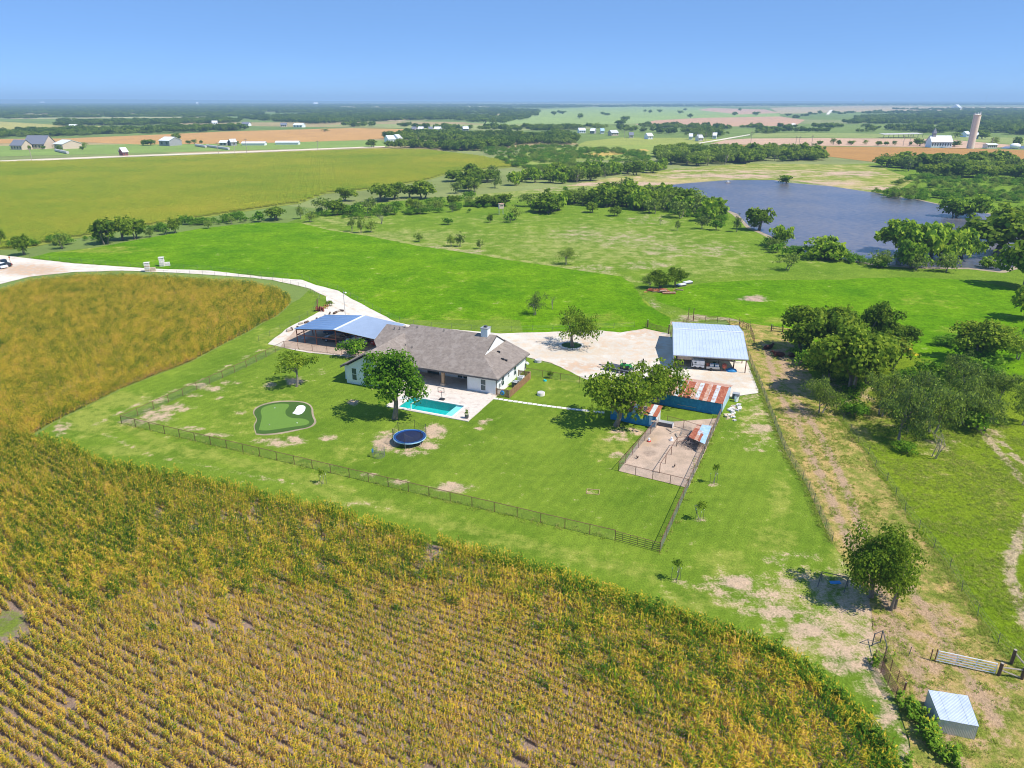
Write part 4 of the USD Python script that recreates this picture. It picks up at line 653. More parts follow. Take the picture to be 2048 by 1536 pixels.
for a, b in (((-20.3,-5.36,5.66),(-25.25,-5.36,2.80)),((-20.3,-5.36,5.66),(-15.35,-5.36,2.80)),((R1+.06,RV,RZ+.04),(R1+.06,RV+3.6,RZ-2)),((R1+.06,RV,RZ+.04),(R1+.06,RV-3.4,RZ-1.36))): MB().tube([a,b],.09,4).put(house,'barge_board','dark_trim')
ch = MB().slab((-6.4,8.2,5.6),(-5.2,9.4,7.75)).put(house,'chimney','white_siding'); MB().slab((-6.5,8.1,7.752),(-5.1,9.5,7.87)).put(ch,'chimney_cap','grey_metal'); MB().slab((-6.05,8.55,7.873),(-5.55,9.05,8.15)).put(ch,'flue','dark_metal')
def window(par, u, v, z0, z1, w, face, mat='glass_dark'):
    """a sash window standing 2 cm proud of the wall; face: 'f' front or 'r' right"""
    F = np.array([[1,0,0],[0,1,0],[0,0,1]]) if face == 'f' else np.array([[0,-1,0],[1,0,0],[0,0,1]])
    def B(m, x0, x1, a, b, d0, d1):
        c = np.array([(x0+x1)/2, -(d0+d1)/2, (a+b)/2]); s = np.array([x1-x0, d1-d0, b-a]); return m.box((F@c)+[u,v,0], s, M=F)
    h = w/2; m = MB()
    B(m,-h-.09,-h,z0-.09,z1+.09,.0,.05); B(m,h,h+.09,z0-.09,z1+.09,0,.05); B(m,-h,h,z1,z1+.09,0,.05); B(m,-h,h,z0-.09,z0,0,.05); B(m,-h,h,(z0+z1)/2-.035,(z0+z1)/2+.035,.003,.045)
    fr = m.put(par,'window','white_paint')
    for a, b in ((z0,(z0+z1)/2-.035),((z0+z1)/2+.035,z1)): m = MB(); B(m,-h,h,a,b,.004,.025); m.put(fr,'pane',mat)
window(house,-23.0,-4.8,.75,2.75,.85,'f'); window(house,-20.75,-4.8,.65,2.6,.85,'f'); window(house,-2.2,0,.45,2.25,.80,'f')
window(house,0,2.6,.7,2.2,.85,'r'); window(house,0,7.6,.7,2.2,.85,'r'); window(house,0,4.9,1.3,1.95,.5,'r')
for k in range(3):
    fr = MB().slab((-8.9+k*1.02,4.12,.05),(-7.92+k*1.02,4.2,2.2)).put(house,'sliding_door','white_paint'); MB().slab((-8.8+k*1.02,4.10,.15),(-8.02+k*1.02,4.118,2.1)).put(fr,'pane','glass_dark')
fr = MB().slab((-14.6,4.12,.05),(-12.4,4.2,2.3)).put(house,'sliding_door','dark_trim'); MB().slab((-14.5,4.10,.15),(-12.5,4.118,2.2)).put(fr,'pane','glass_dark')
p = MB().slab((-9.6,-.12,.5),(-9.15,.33,2.62)).put(house,'porch_post','porch_post'); MB().slab((-9.75,-.27,.012),(-9.0,.48,.497)).put(p,'post_base','stone_tan')
MB().slab((-15.9,-.15,2.4),(-9.63,.15,2.66)).slab((-9.12,-.15,2.4),(-5.02,.15,2.66)).put(house,'porch_beam','white_paint')
m = MB()
for u in np.arange(-4.8,-.1,.42):
    if abs(u+2.2) > .55: m.slab((u,-.022,.02),(u+.05,-.001,2.6))
for u in np.arange(-24.4,-16.2,.42):
    if min(abs(u+23), abs(u+20.75)) > .55: m.slab((u,-4.822,.02),(u+.05,-4.801,2.8+.58*min(u+24.6,-16-u)))
m.put(house,'batten','white_siding',kind='stuff')
for u, v in ((-21.6,7.4),(-22.6,7.2),(-18.6,8.2),(-13.4,8.3),(-18.3,3.6),(-16.9,3.4),(-20.9,8.0)): MB().tube([(u,v,zf(v)+.05),(u,v,zf(v)+.55)],.07,6).put(house,'roof_vent','dark_metal')
zr = lambda u: 2.7+.4*(.5-u)
for u, v in ((-1.0,6.2),(-1.5,6.0),(-2.9,7.6)): MB().box((u,v,zr(u)+.28),(.5,.22,.28)).put(house,'roof_vent','black_rubber')
for u, v in ((.04,.06),(.04,12.3)): MB().slab((u,v,.05),(u+.07,v+.07,2.6)).put(house,'downpipe','dark_trim')
MB().slab((-5.05,-.06,.0),(.05,-.001,.16)).put(house,'plinth','concrete_grey')
MB().slab((.03,1.1,.9),(.18,1.4,1.5)).put(house,'meter_box','grey_metal'); MB().slab((.03,2.0,1.2),(.15,2.2,1.6)).put(house,'meter_box','grey_metal'); MB().tube([(.3,12.2,1.1),(.45,12.3,1.35)],.3,10).put(house,'satellite_dish','plastic_white')

# pool deck with the pool let into it
dk = MB()
for lo, hi in (((-16.2,PV1),(.35,4.15)),((-13.6,PV0),(PU0,PV1)),((PU1,PV0),(.4,PV1)),((-13.6,-10.75),(.42,PV0))):
    a = [hw(*q) for q in (lo,(hi[0],lo[1]),hi,(lo[0],hi[1]))]; dk.poly([(*q,.10) for q in a],(0,0,-.14))
dk.put('/World','pool_deck','concrete',kind='structure')
pool = thing('swimming_pool', 'turquoise rectangular swimming pool with a pale stepped end in the concrete deck', 'swimming pool', (*HO,0), HA)
MB().slab((PU0,PV0,-1.35),(PU1-1.45,PV1,-1.25)).slab((PU0,PV1-.003,-1.25),(PU1-1.45,PV1+.06,.02)).slab((PU0-.06,PV0,-1.25),(PU0,PV1,.02)).slab((PU0,PV0-.06,-1.25),(PU1-1.45,PV0,.02)).put(pool,'liner','pool_liner')
MB().slab((PU1-1.45,PV0,-1.25),(PU1,PV1,-.20)).put(pool,'tanning_ledge','ledge_tile'); MB().slab((PU1-1.85,PV0+.01,-1.24),(PU1-1.453,PV1-.01,-.55)).put(pool,'step','ledge_tile')
m = MB(); nx, ny = 40, 20; X, Y = np.meshgrid(np.linspace(PU0,PU1,nx), np.linspace(PV0,PV1,ny)); v = np.column_stack([X.ravel(),Y.ravel(),np.zeros(nx*ny)]); i, j = np.meshgrid(np.arange(nx-1),np.arange(ny-1)); b = (j*nx+i).ravel()
m.add(v, np.column_stack([b,b+1,b+nx+1,b+nx])).put(pool,'water','pool_water')
cz = .145
for k, (lo, hi) in enumerate((((PU0-.3,PV1),(PU1+.3,PV1+.3)),((PU0-.3,PV0-.3),(PU1+.3,PV0)),((PU0-.3,PV0+.003),(PU0,PV1-.003)),((PU1,PV0+.003),(PU1+.3,PV1-.003)))): MB().slab((*lo,.101),(*hi,cz)).put(pool,'coping','slab_white')
MB().slab((-13.0,-7.6,.101),(-12.1,-6.2,.16)).put(pool,'spillway','pool_tile')
net = thing('pool_net', 'white volleyball net strung across the turquoise pool', 'net', (*hw(-9.2,-8.1),0), HA)
for s in (-1,1): MB().tube([(.0,s*2.3,.1),(0,s*2.3,1.15)],.05,6).put(net,'post','plastic_white')
t = np.linspace(-1,1,13); MB().tube(np.column_stack([0*t, 2.3*t, 1.1-.25*(1-t**2)]),.04,5).put(net,'top_tape','plastic_white')
hoop = thing('pool_hoop', 'small basketball hoop with a clear framed backboard at the far pool edge', 'basketball hoop', (*hw(-6.8,-5.4),.1), HA)
MB().slab((-.4,-.1,0),(.4,.5,.18)).put(hoop,'base','black_rubber'); MB().tube([(0,.2,.18),(0,.1,1.3)],.045,6).put(hoop,'post','dark_metal')
MB().slab((-.55,-.02,1.25),(.55,.02,1.31)).slab((-.55,-.02,1.99),(.55,.02,2.05)).slab((-.55,-.02,1.31),(-.49,.02,1.99)).slab((.49,-.02,1.31),(.55,.02,1.99)).slab((-.2,-.02,1.5),(.2,.02,1.54)).put(hoop,'backboard','dark_metal')
a = np.linspace(0,2*math.pi,13); MB().tube(np.column_stack([.22*np.cos(a),-.26+.22*np.sin(a),np.full(13,1.5)]),.02,4,cap=False).put(hoop,'rim','red_paint')
pl = thing('planter', 'small dark shrub in a pot on the near corner of the pool deck', 'plant pot', (*hw(-.2,-9.9),.1)); MB().tube([(0,0,0),(0,0,.42)],[.22,.3],12).put(pl,'pot','dark_metal')
cv, cf, ct = crown_mesh(np.random.default_rng(5),[(np.array([0,0,.75]),(.33,.33,.42)),(np.array([0,0,1.05]),(.22,.22,.3))],900,.13); c = mesh(pl,'foliage',(cv,cf),'leaf_oak'); primvar(c,'tint',ct)
# wood fence round the air conditioners
wf = thing('wood_fence', 'brown spaced board fence hiding the air conditioners at the house side', 'fence', (*HO,0), HA)
def boards(a, b, gap, flip):
    a, b = np.array(a), np.array(b); L = np.linalg.norm(b-a); d = (b-a)/L; rz = math.atan2(d[1], d[0]); nn = np.array([-d[1],d[0]])
    for k in range(int(L/gap)):
        c = a+d*(k+.5)*gap; MB().box((*(c+nn*flip*.035),.72),(.135,.022,1.22+.05*(k%2)),rz).put(wf,'board','wood_fence')
    for z in (.35,1.12): c = (a+b)/2; MB().box((*c,z),(L,.045,.09),rz).put(wf,'rail','wood_pale')
    for k in range(int(L/1.9)+2): c = a+d*min(k*1.9,L); MB().box((*(c-nn*flip*.06),.66),(.1,.1,1.32),rz).put(wf,'post','wood_pale')
boards((.15,-.35),(2.45,-.35),.19,-1); boards((2.5,-.3),(2.5,8.3),.17,-1); boards((.3,8.4),(2.45,8.4),.19,-1)
MB().slab((.2,.1,.012),(2.3,3.0,.03)).put('/World','wood_floor','wood_pale',kind='structure')
for (u, v, lb, mt) in ((1.5,4.2,'dark grey air conditioner with a pale top grille inside the board fence','dark_metal'),(1.5,6.6,'pale air conditioner behind the dark one inside the board fence','plastic_white')):
    ac = thing('air_conditioner', lb, 'air conditioner', (*hw(u,v),0), HA); MB().slab((-.45,-.45,0),(.45,.45,.95)).put(ac,'case',mt); MB().tube([(0,0,.95),(0,0,.99)],.38,16).put(ac,'fan_grille','grey_metal'); MB().slab((-.5,-.5,.952),(.5,-.4,1.02)).slab((-.5,.4,.952),(.5,.5,1.02)).put(ac,'top_rim','plastic_white')
hs = thing('hose_coil', 'bright blue hose coiled on the front of the board fence', 'hose', (*hw(1.3,-.52),.75), HA)
for k in range(4):
    a = np.linspace(0,6.3,17); MB().tube(np.column_stack([(.33-.05*k)*np.cos(a),-.03*k+0*a,(.36-.05*k)*np.sin(a)]),.045,5,cap=False).put(hs,'loop','bright_blue')
# stepping stones
SS = [((940+452/8.533),797)]
x0, y0, x1, y1 = 992, 797.5, 1205, 825
for k in range(23):
    f = k/22; g = G(x0+(x1-x0)*f, y0+(y1-y0)*f+1.5*math.sin(f*3.1)); s = thing('stepping_stone', 'pale square stepping stone in the lawn path from deck to tree', 'stepping stone', (*g,0), math.radians(-14), 'stepping stones across the lawn')
    MB().slab((-.33,-.3,-.03),(.33,.3,.05)).put(s,'slab','slab_white')
for (x, y, lb) in ((1076,724,'grey concrete septic riser on the grass beside the gravel'),(1082,790,'round pale concrete septic lid on the lawn right of the board fence')):
    s = thing('septic_riser', lb, 'septic lid', (*G(x,y),0)); MB().tube([(0,0,0),(0,0,.42)],.62,20).put(s,'ring','concrete_grey' if y < 760 else 'slab_white'); MB().tube([(0,0,.421),(0,0,.50)],.56,20).put(s,'lid','concrete_grey')
s = thing('toy', 'little turquoise plastic toy lying on the lawn by the wire fence', 'toy', (*G(1090,762),0)); MB().tube([(0,0,0),(.05,0,.2),(.1,0,.26)],[.3,.28,.1],10).put(s,'shell','turquoise')
place('fence_bush','bush','fence_bush','dark round bush growing through the wire fence right of the house','bush',G(1100,757),1.5,1.7,seed=3,leaf=.8,mat='leaf_oak')

# ------------------------------------------------------------------ trampoline, wire cage, putting green
tg = G(820,884); tr = thing('trampoline', 'round blue edged trampoline with a sagging safety net on the lawn', 'trampoline', (*tg,0))
a = np.linspace(0,2*math.pi,49)
def ring(r0, r1, z0, z1):
    v = np.vstack([np.column_stack([r*np.cos(a[:-1]), r*np.sin(a[:-1]), np.full(48,z)]) for r, z in ((r0,z0),(r1,z0),(r1,z1),(r0,z1))]); i = np.arange(48); j = (i+1)%48
    return MB().add(v, np.vstack([np.column_stack([p*48+i,p*48+j,q*48+j,q*48+i]) for p, q in ((0,1),(1,2),(2,3),(3,0))]))
MB().tube([(0,0,.78),(0,0,.80)],1.85,48).put(tr,'mat','navy_mat'); ring(1.85,2.18,.80,.87).put(tr,'edge_pad','pad_blue'); ring(2.181,2.24,.74,.88).put(tr,'rim','pale_blue')
for k in range(6):
    c, s_ = math.cos(k*math.pi/3+.35), math.sin(k*math.pi/3+.35); MB().tube([(2.0*c,2.0*s_,.8),(2.05*c,2.05*s_,.02)],.035,6).put(tr,'leg','grey_metal')
    MB().tube([(2.27*c,2.27*s_,.3),(2.27*c,2.27*s_,2.35)],.03,6).put(tr,'net_pole','black_rubber')
m = MB(); ph = np.linspace(0,2*math.pi,73)
top = 2.3-.55*np.abs(np.sin(3*(ph-.35)))
for z in np.linspace(0,1,13): m.tube(np.column_stack([2.22*np.cos(ph),2.22*np.sin(ph),.9+(top-.9)*z]),.005 if z < .99 else .016,3,cap=False)
for k in range(72): m.tube([(2.22*math.cos(ph[k]),2.22*math.sin(ph[k]),.9),(2.22*math.cos(ph[k]),2.22*math.sin(ph[k]),top[k])],.004,3,cap=False)
m.put(tr,'safety_net','net',kind='stuff')
wc = thing('wire_cage', 'round wire mesh cage with a blue board on the lawn below the trampoline', 'wire cage', (*G(758,912),0)); m = MB()
for z in np.linspace(.03,1.25,9): m.tube(np.column_stack([.78*np.cos(a),.78*np.sin(a),np.full(49,z)]),.012,3,cap=False)
for k in range(24): c, s_ = math.cos(k*math.pi/12), math.sin(k*math.pi/12); m.tube([(.78*c,.78*s_,0),(.78*c,.78*s_,1.25)],.012,3,cap=False)
m.put(wc,'wire_mesh','wire_grey'); MB().box((-.72,-.35,.95),(.32,.05,.5),1.2).put(wc,'board','bright_blue')
pg = thing('putting_green', 'artificial golf putting green with a white sand bunker on the lawn', 'putting green')
def sheet(par, name, px, z, mat, step=.25, amp=0.0):
    P, t, _ = fill(wobble(smooth(np.vstack([GP(px),GP(px)[:1]]),2)[:-1], step, amp, 3), step*2); return mesh(par, name, (np.column_stack([P, np.full(len(P), z)]), t), mat)
crop = lambda pts: [(100+x/3.413, 780+y/3.413) for x, y in pts]
sheet('/World','bare_edge',crop([(1405,305),(1385,240),(1415,200),(1375,150),(1420,105),(1530,75),(1640,72),(1740,78),(1795,110),(1800,175),(1825,220),(1790,255),(1700,275),(1580,300),(1470,312)]),.012,'pond_mud'); tag(stage.GetPrimAtPath('/World/bare_edge'),kind='structure')
sheet(pg,'fringe',crop([(1410,298),(1392,245),(1420,205),(1385,155),(1425,112),(1530,85),(1640,80),(1735,85),(1785,115),(1785,175),(1810,220),(1770,255),(1690,268),(1570,292),(1460,302)]),.03,'turf_dark')
sheet(pg,'green',crop([(1425,275),(1440,220),(1448,180),(1435,150),(1450,118),(1540,95),(1635,95),(1630,120),(1605,140),(1610,175),(1650,195),(1730,195),(1775,215),(1760,240),(1680,250),(1580,265),(1480,280)]),.045,'turf_light')
sheet(pg,'bunker',crop([(1655,160),(1675,140),(1685,112),(1715,105),(1745,112),(1742,140),(1720,165),(1690,172)]),.055,'sand_white')
for x, y in ((1535,125),(1498,240),(1687,228)):
    g = G(100+x/3.413, 780+y/3.413); MB().tube([(*g,.045),(*g,.16)],.06,8).put(pg,'cup','plastic_white')

# ------------------------------------------------------------------ carport with cars, barn with contents, sheds
CA = math.radians(-21.3); ca = thing('carport', 'open red steel carport with a low pitched blue grey metal roof', 'carport', (-41,129.1,0), CA)
cw, cd, ze, zr_ = 17.6, 9.7, 2.65, 3.5
for k, (x0, z0, x1, z1) in enumerate(((-.3,ze-.03,cw/2,zr_),(cw/2+.003,zr_,cw+.3,ze-.03))): MB().poly([(x0,-.25,z0),(x1,-.25,z1),(x1,cd+.25,z1),(x0,cd+.25,z0)],(0,0,.06)).put(ca,'roof',['carport_blue','carport_metal'][k])  # one metal in two tones: left slope coloured as shaded, right as sunlit
m = MB()
for x in np.arange(.1,cw,.45):
    pass
for s0, s1 in ((0,1),(1,0)):
    for y in np.arange(.1,cd+.2,.46):
        xa, xb = (-.3,cw/2-.05) if s0 == 0 else (cw/2+.05,cw+.3); za, zb = (ze,zr_) if s0 == 0 else (zr_,ze); m.tube([(xa,y,za+.055),(xb,y,zb+.055)],.022,3,cap=False)
m.put(ca,'roof_rib','carport_metal',kind='stuff')
MB().poly([(cw/2-.22,-.27,zr_+.055),(cw/2+.22,-.27,zr_+.055),(cw/2+.22,cd+.27,zr_+.055),(cw/2-.22,cd+.27,zr_+.055)],(0,0,.04)).put(ca,'ridge_cap','roof_white')
for x in (0,1.7,4.4,cw/2,13.2,cw):
    for y in (0,cd/2,cd):
        if x in (1.7,4.4) and y: continue
        MB().slab((x-.07,y-.07,0),(x+.07,y+.07,ze+(zr_-ze)*(1-abs(x-cw/2)/(cw/2))-.02)).put(ca,'post','red_iron' if not (x == cw and y == 0) else 'white_paint')
for y in (0,cd/2,cd):
    MB().tube([(0,y,ze-.12),(cw/2,y,zr_-.12),(cw,y,ze-.12)],.09,4).put(ca,'truss','red_iron')
for y in (0,cd): MB().slab((.07,y-.03,1.45),(cw/2-.07,y+.03,1.6)).put(ca,'side_rail','red_iron')
MB().slab((-.04,.07,1.4),(.03,cd-.07,1.55)).put(ca,'side_rail','red_iron')
MAT('car_glass', (.02,.03,.04), rough=.05, spec=.6)
def car(x, y, rz, label, mat, group=None, L=4.7, Wd=1.85, truck=False, z=0.0, world=False):
    c = thing('parked_car' if not truck else 'pickup_truck', label, 'car' if not truck else 'truck', (x,y,z), rz, group)
    prof = [(-.5,.30),(-.5,.62),(-.46,.78),(-.30,.84),(-.22,.92),(.28,.92),(.40,.80),(.49,.74),(.5,.50),(.48,.30)]
    def side(pr, w, z0=0): 
        p = np.array([(a*L, 0, b) for a, b in pr]); m = MB(); m.poly(p+[0,-w/2,z0],(0,w,0)); return m
    side([(-.5,.32),(-.5,.70),(-.47,.86),(-.2,.93),(.26,.95),(.42,.86),(.5,.72),(.5,.34)],Wd).put(c,'body',mat)
    cab = [(-.40,.93),(-.30,1.42),(.08,1.46),(.24,.95)] if not truck else [(-.10,.95),(-.06,1.72),(.16,1.74),(.28,.96)]
    side(cab,Wd*.84).put(c,'window','car_glass'); r = [(-.305,1.425),(.085,1.465),(.07,1.50),(-.29,1.47)] if not truck else [(-.065,1.725),(.165,1.745),(.15,1.80),(-.05,1.79)]
    side(r,Wd*.80).put(c,'roof',mat)
    if truck: MB().slab((-.47*L,-.4*Wd,.90),(-.13*L,.4*Wd,.97)).put(c,'truck_bed','black_rubber')
    for sx in (-.31,.31):
        for sy in (-1,1): w = MB().tube([(sx*L,sy*(Wd/2-.2),.34),(sx*L,sy*(Wd/2+.01),.34)],.34,14).put(c,'wheel','black_rubber'); MB().tube([(sx*L,sy*(Wd/2+.012),.34),(sx*L,sy*(Wd/2+.03),.34)],.19,10).put(w,'rim','grey_metal')
    for sy in (-1,1): MB().box((.5*L,sy*.33*Wd,.68),(.04,.36,.14)).put(c,'headlight','plastic_white'); MB().box((-.5*L,sy*.38*Wd,.72),(.04,.22,.18)).put(c,'tail_light','red_paint')
    return c
MAT('car_blue', (.03,.09,.18), rough=.25, spec=.6); MAT('car_silver', (.25,.29,.34), rough=.25, metal=.4); MAT('car_black', (.02,.022,.028), rough=.25, spec=.6); MAT('car_red', (.40,.04,.03), rough=.35); MAT('car_steel', (.10,.16,.24), rough=.25, spec=.6)
def cpt(x, y): return np.array([-41,129.1])+rot2(CA)@np.array([x,y])
for x, y, r, lb, mt, tk in ((4.2,6.6,.0,'dark blue saloon car under the back left of the carport','car_blue',0),(6.5,3.0,.05,'navy car parked near the front left under the carport','car_black',0),(8.2,7.4,0,'steel blue car under the carport ridge at the back','car_steel',0),(10.9,5.6,0,'silver grey truck parked in the middle of the carport','car_silver',1),(11.2,2.3,.1,'grey car behind the round bush in the carport','car_silver',0),(15.6,5.2,1.4,'red pickup parked at the right end of the carport','car_red',1)):
    g = cpt(x,y); car(g[0],g[1],CA+r+math.pi,lb,mt,truck=bool(tk),z=.017)
ck = thing('pet_crate', 'grey wire crate at the front left corner of the carport', 'crate', (*cpt(1.1,.7),0), CA); m = MB()
for k in range(9): m.tube([(-.5+k*.125,-.35,0),(-.5+k*.125,-.35,.7)],.012,3); m.tube([(-.5+k*.125,.35,0),(-.5+k*.125,.35,.7)],.012,3)
m.put(ck,'wire_panel','wire_grey'); MB().slab((-.52,-.37,.7),(.52,.37,.74)).put(ck,'lid','grey_metal')
# scrap and firewood left of the carport
sc = thing('scrap_stack', 'rusty brown scrap iron stack beside the drive fence corner', 'scrap pile', (*G(640,622),0)); rg = np.random.default_rng(3)
for k in range(9): b = rg.uniform(-.8,.8,2); MB().box((b[0],b[1],.3+rg.uniform(0,.5)),(rg.uniform(.2,.9),rg.uniform(.1,.3),rg.uniform(.4,1.2)),rg.uniform(0,3)).put(sc,'scrap_piece','red_iron')
MB().tube([(-.5,0,0),(-.4,0,2.6)],.12,6).put(sc,'pipe','pipe_brown')
og = thing('orange_frame', 'orange painted farm frame by the scrap iron stack', 'farm implement', (*G(652,618),0)); 
for k in range(3): MB().tube([(-.5+.4*k,0,0),(-.2+.4*k,.2,1.1)],.06,5).put(og,'bar','orange_scrap')
MB().tube([(-.3,.1,.6),(.7,.1,.7)],.07,5).put(og,'bar','orange_scrap')
place('drive_bush','bush','drive_bush','small blue green bush at the edge of the white drive','bush',G(661,612),1.5,2.2,seed=8,mat='leaf_oak')
for k in range(14):
    g = G(578+k*8.3+rg.uniform(-3,3), 660-k*2.9+rg.uniform(-3,3)); s = thing('firewood_log', 'dark cut log in the row by the drive fence', 'log', (*g,0), rg.uniform(0,3), 'logs along the drive fence'); MB().tube([(-.5,0,.22),(.5,.1,.25)],rg.uniform(.15,.28),7).put(s,'wood',['wood_dark','wood_grey'][k%3==0]) 
# barn
BA = math.radians(-11); BO = np.array([27.8,114.7]); barn = thing('pole_barn', 'open pole barn with a large pale blue standing seam metal roof', 'barn', (*BO,0), BA)
bw, d1, d2, zb, zr2, z3 = 12.0, 10.0, 17.3, 2.55, 4.1, 3.1
MB().poly([(-.2,-.2,zb-.03),(bw+.2,-.2,zb-.03),(bw+.2,d1,zr2),(-.2,d1,zr2)],(0,0,.05)).put(barn,'roof','metal_roof'); MB().poly([(-.2,d1+.003,zr2),(bw+.2,d1+.003,zr2),(bw+.2,d2+.2,z3),(-.2,d2+.2,z3)],(0,0,.05)).put(barn,'roof','metal_roof')
for x in np.linspace(-.15,bw+.15,23):
    MB().tube([(x,-.2,zb+.03),(x,d1-.02,zr2+.06)],.026,4,cap=False).put(barn,'seam','metal_roof'); MB().tube([(x,d1+.02,zr2+.06),(x,d2+.2,z3+.06)],.026,4,cap=False).put(barn,'seam','metal_roof')
MB().slab((-.22,d1-.15,zr2+.052),(bw+.22,d1+.15,zr2+.11)).put(barn,'ridge_cap','roof_white'); MB().slab((-.22,-.26,zb-.16),(bw+.22,-.2,zb)).put(barn,'fascia','grey_metal')
for x in (.1,bw-.1):
    for y in (.1,5,d1,13.6,d2-.1): MB().tube([(x,y,0),(x,y,(zb+(zr2-zb)*y/d1 if y <= d1 else zr2-(zr2-z3)*(y-d1)/(d2-d1))-.04)],.09,6).put(barn,'post','pipe_brown')
for y in (.1,d1,d2-.1): MB().slab((.1,y-.06,{.1:zb,d1:zr2}.get(y,z3)-.28),(bw-.1,y+.06,{.1:zb,d1:zr2}.get(y,z3)-.06)).put(barn,'beam','dark_metal')
MB().slab((-.02,.3,0),(.02,d2-.3,2.5)).put(barn,'side_wall','metal_wall'); MB().slab((.1,6.0,0),(8.6,6.06,2.5)).put(barn,'inner_wall','wood_dark')
MB().poly([(0,.3,2.5),(0,d2-.3,2.5),(0,d2-.3,z3-.05),(0,d1,zr2-.05),(0,.3,zb-.0)],(-.02,0,0)).put(barn,'gable_panel','metal_wall')
def bpt(x, y): return BO+rot2(BA)@np.array([x,y])
MB().slab((.6,1.2,1.35),(3.3,1.25,2.35)).put(barn,'sheet_panel','wall_tan'); 
rk = thing('lumber_rack', 'rack of long boards and pipes under the front of the barn', 'lumber rack', (*bpt(5.2,2.0),0), BA)
for k in range(3): MB().slab((-.05+k*2.5,-.2,0),(.05+k*2.5,.6,2.2)).put(rk,'upright','pipe_brown')
for k in range(7): MB().slab((-1.2+.3*(k%3),-.3+.12*(k%2),1.35+.15*k-.02),(5.2-.5*(k%2),.0+.12*(k%2),1.42+.15*k)).put(rk,'plank',['wood_grey','wood_pale','grey_metal'][k%3])
cp_ = thing('camper', 'small white camper trailer parked under the front of the barn', 'camper', (*bpt(4.1,.9),0), BA)
MB().slab((-1.05,-.7,.45),(1.05,.7,1.62)).put(cp_,'body','plastic_white'); MB().slab((-.65,-.72,1.15),(-.3,-.701,1.42)).put(cp_,'window','glass_dark'); MB().slab((-1.0,-.72,.6),(-.85,-.701,1.45)).put(cp_,'door','dark_metal'); MB().slab((-1.05,-.72,.84),(1.05,-.701,.91)).put(cp_,'stripe','dark_metal')
for x in (-.5,.4): MB().tube([(x,-.72,.3),(x,-.5,.3)],.3,12).put(cp_,'wheel','black_rubber')
bx = thing('utility_trailer', 'low grey trailer carrying white tanks beside the camper', 'trailer', (*bpt(6.6,.6),0), BA); MB().slab((-1.1,-.6,.35),(1.1,.6,.45)).put(bx,'deck','grey_metal'); MB().slab((-1.1,-.62,.45),(1.1,-.58,.75)).put(bx,'side_panel','grey_metal'); MB().tube([(-.3,-.66,.28),(-.3,-.5,.28)],.28,12).put(bx,'wheel','black_rubber')
for k, (x, lb) in enumerate(((6.4,'left white plastic tank on the trailer in the barn'),(7.25,'right white plastic tank on the trailer in the barn'))):
    tk = thing('plastic_tank', lb, 'tank', (*bpt(x,.6),.46), BA); MB().slab((-.32,-.4,0),(.32,.4,.62)).put(tk,'body','plastic_white'); MB().tube([(0,0,.62),(0,0,.68)],.12,10).put(tk,'cap','bright_blue')
dr = thing('oil_drum', 'rusty brown drum left of the white tanks in the barn', 'drum', (*bpt(5.75,.5),.46)); MB().tube([(0,0,0),(0,0,.75)],.26,14).put(dr,'barrel','red_iron'); MB().tube([(0,0,.751),(0,0,.78)],.27,14).put(dr,'rim','pipe_brown')
cm = thing('cement_mixer', 'pink red cement mixer drum on legs under the barn eave', 'cement mixer', (*bpt(8.4,.4),0), BA); MB().tube([(0,0,.55),(.05,0,.8),(.12,0,1.15),(.18,0,1.35)],[.22,.42,.40,.22],12).put(cm,'drum','red_scrap')
for sx, sy in ((-.35,-.3),(.35,-.3),(0,.35)): MB().tube([(sx,sy,0),(0,0,.7)],.035,5).put(cm,'leg','red_iron')
bt = thing('tarp_pile', 'bright blue tarpaulin heap beside the cement mixer in the barn', 'tarpaulin', (*bpt(9.7,.5),0), BA); m = MB().ball((0,0,.1),(.95,.6,.45),10); v, f = m.out(); v[:,2] = np.maximum(v[:,2],0)*(.75+.5*meshkit.noise(v*2.6,3)); mesh(bt,'sheet',(v,f),'bright_blue')
wh = thing('water_barrel', 'teal barrel standing behind the white tanks in the barn', 'barrel', (*bpt(6.9,1.6),0)); MB().tube([(0,0,0),(0,0,1.0)],.3,14).put(wh,'body','turquoise'); MB().tube([(0,0,1.001),(0,0,1.03)],.31,14).put(wh,'lid','dark_metal')
# long blue shed with a rusty roof
SA = math.radians(-26); SO = np.array([30.6,95.1]); sh = thing('long_shed', 'long dark blue shed with a red rusty sheet roof', 'shed', (*SO,0), SA)
sl, sdp, s0, s1, sr = 11.6, 7.6, 2.0, 3.0, 4.0
MB().slab((-sl,0,0),(0,.08,s0)).put(sh,'front_wall','blue_paint'); MB().slab((-sl,sdp-.08,0),(0,sdp,s0)).put(sh,'rear_wall','blue_paint')
for x in (-.083,-sl+.003): MB().poly([(x,.083,0),(x,sdp-.083,0),(x,sdp-.083,s0),(x,sr,s1-.08),(x,.083,s0)],(.08,0,0)).put(sh,'end_wall','tin_blue' if x > -1 else 'blue_paint')
rg = np.random.default_rng(21); nS = 20
for k in range(nS):
    xa, xb = .25-(sl+.5)*(k+1)/nS+.004, .25-(sl+.5)*k/nS; mt = ['rust_sheet','rust_sheet','rust_light','rust_sheet'][rg.integers(4)] if k not in (6,2,11) else 'tin_pale'; dz = .008*(k%2)
    MB().poly([(xa,-.3,s0-.05+dz),(xb,-.3,s0-.05+dz),(xb,sr,s1+dz),(xa,sr,s1+dz)],(0,0,.03)).put(sh,'roof_sheet',mt); MB().poly([(xa,sr+.003,s1+dz),(xb,sr+.003,s1+dz),(xb,sdp+.2,s0-.05+dz),(xa,sdp+.2,s0-.05+dz)],(0,0,.03)).put(sh,'roof_sheet','rust_light')
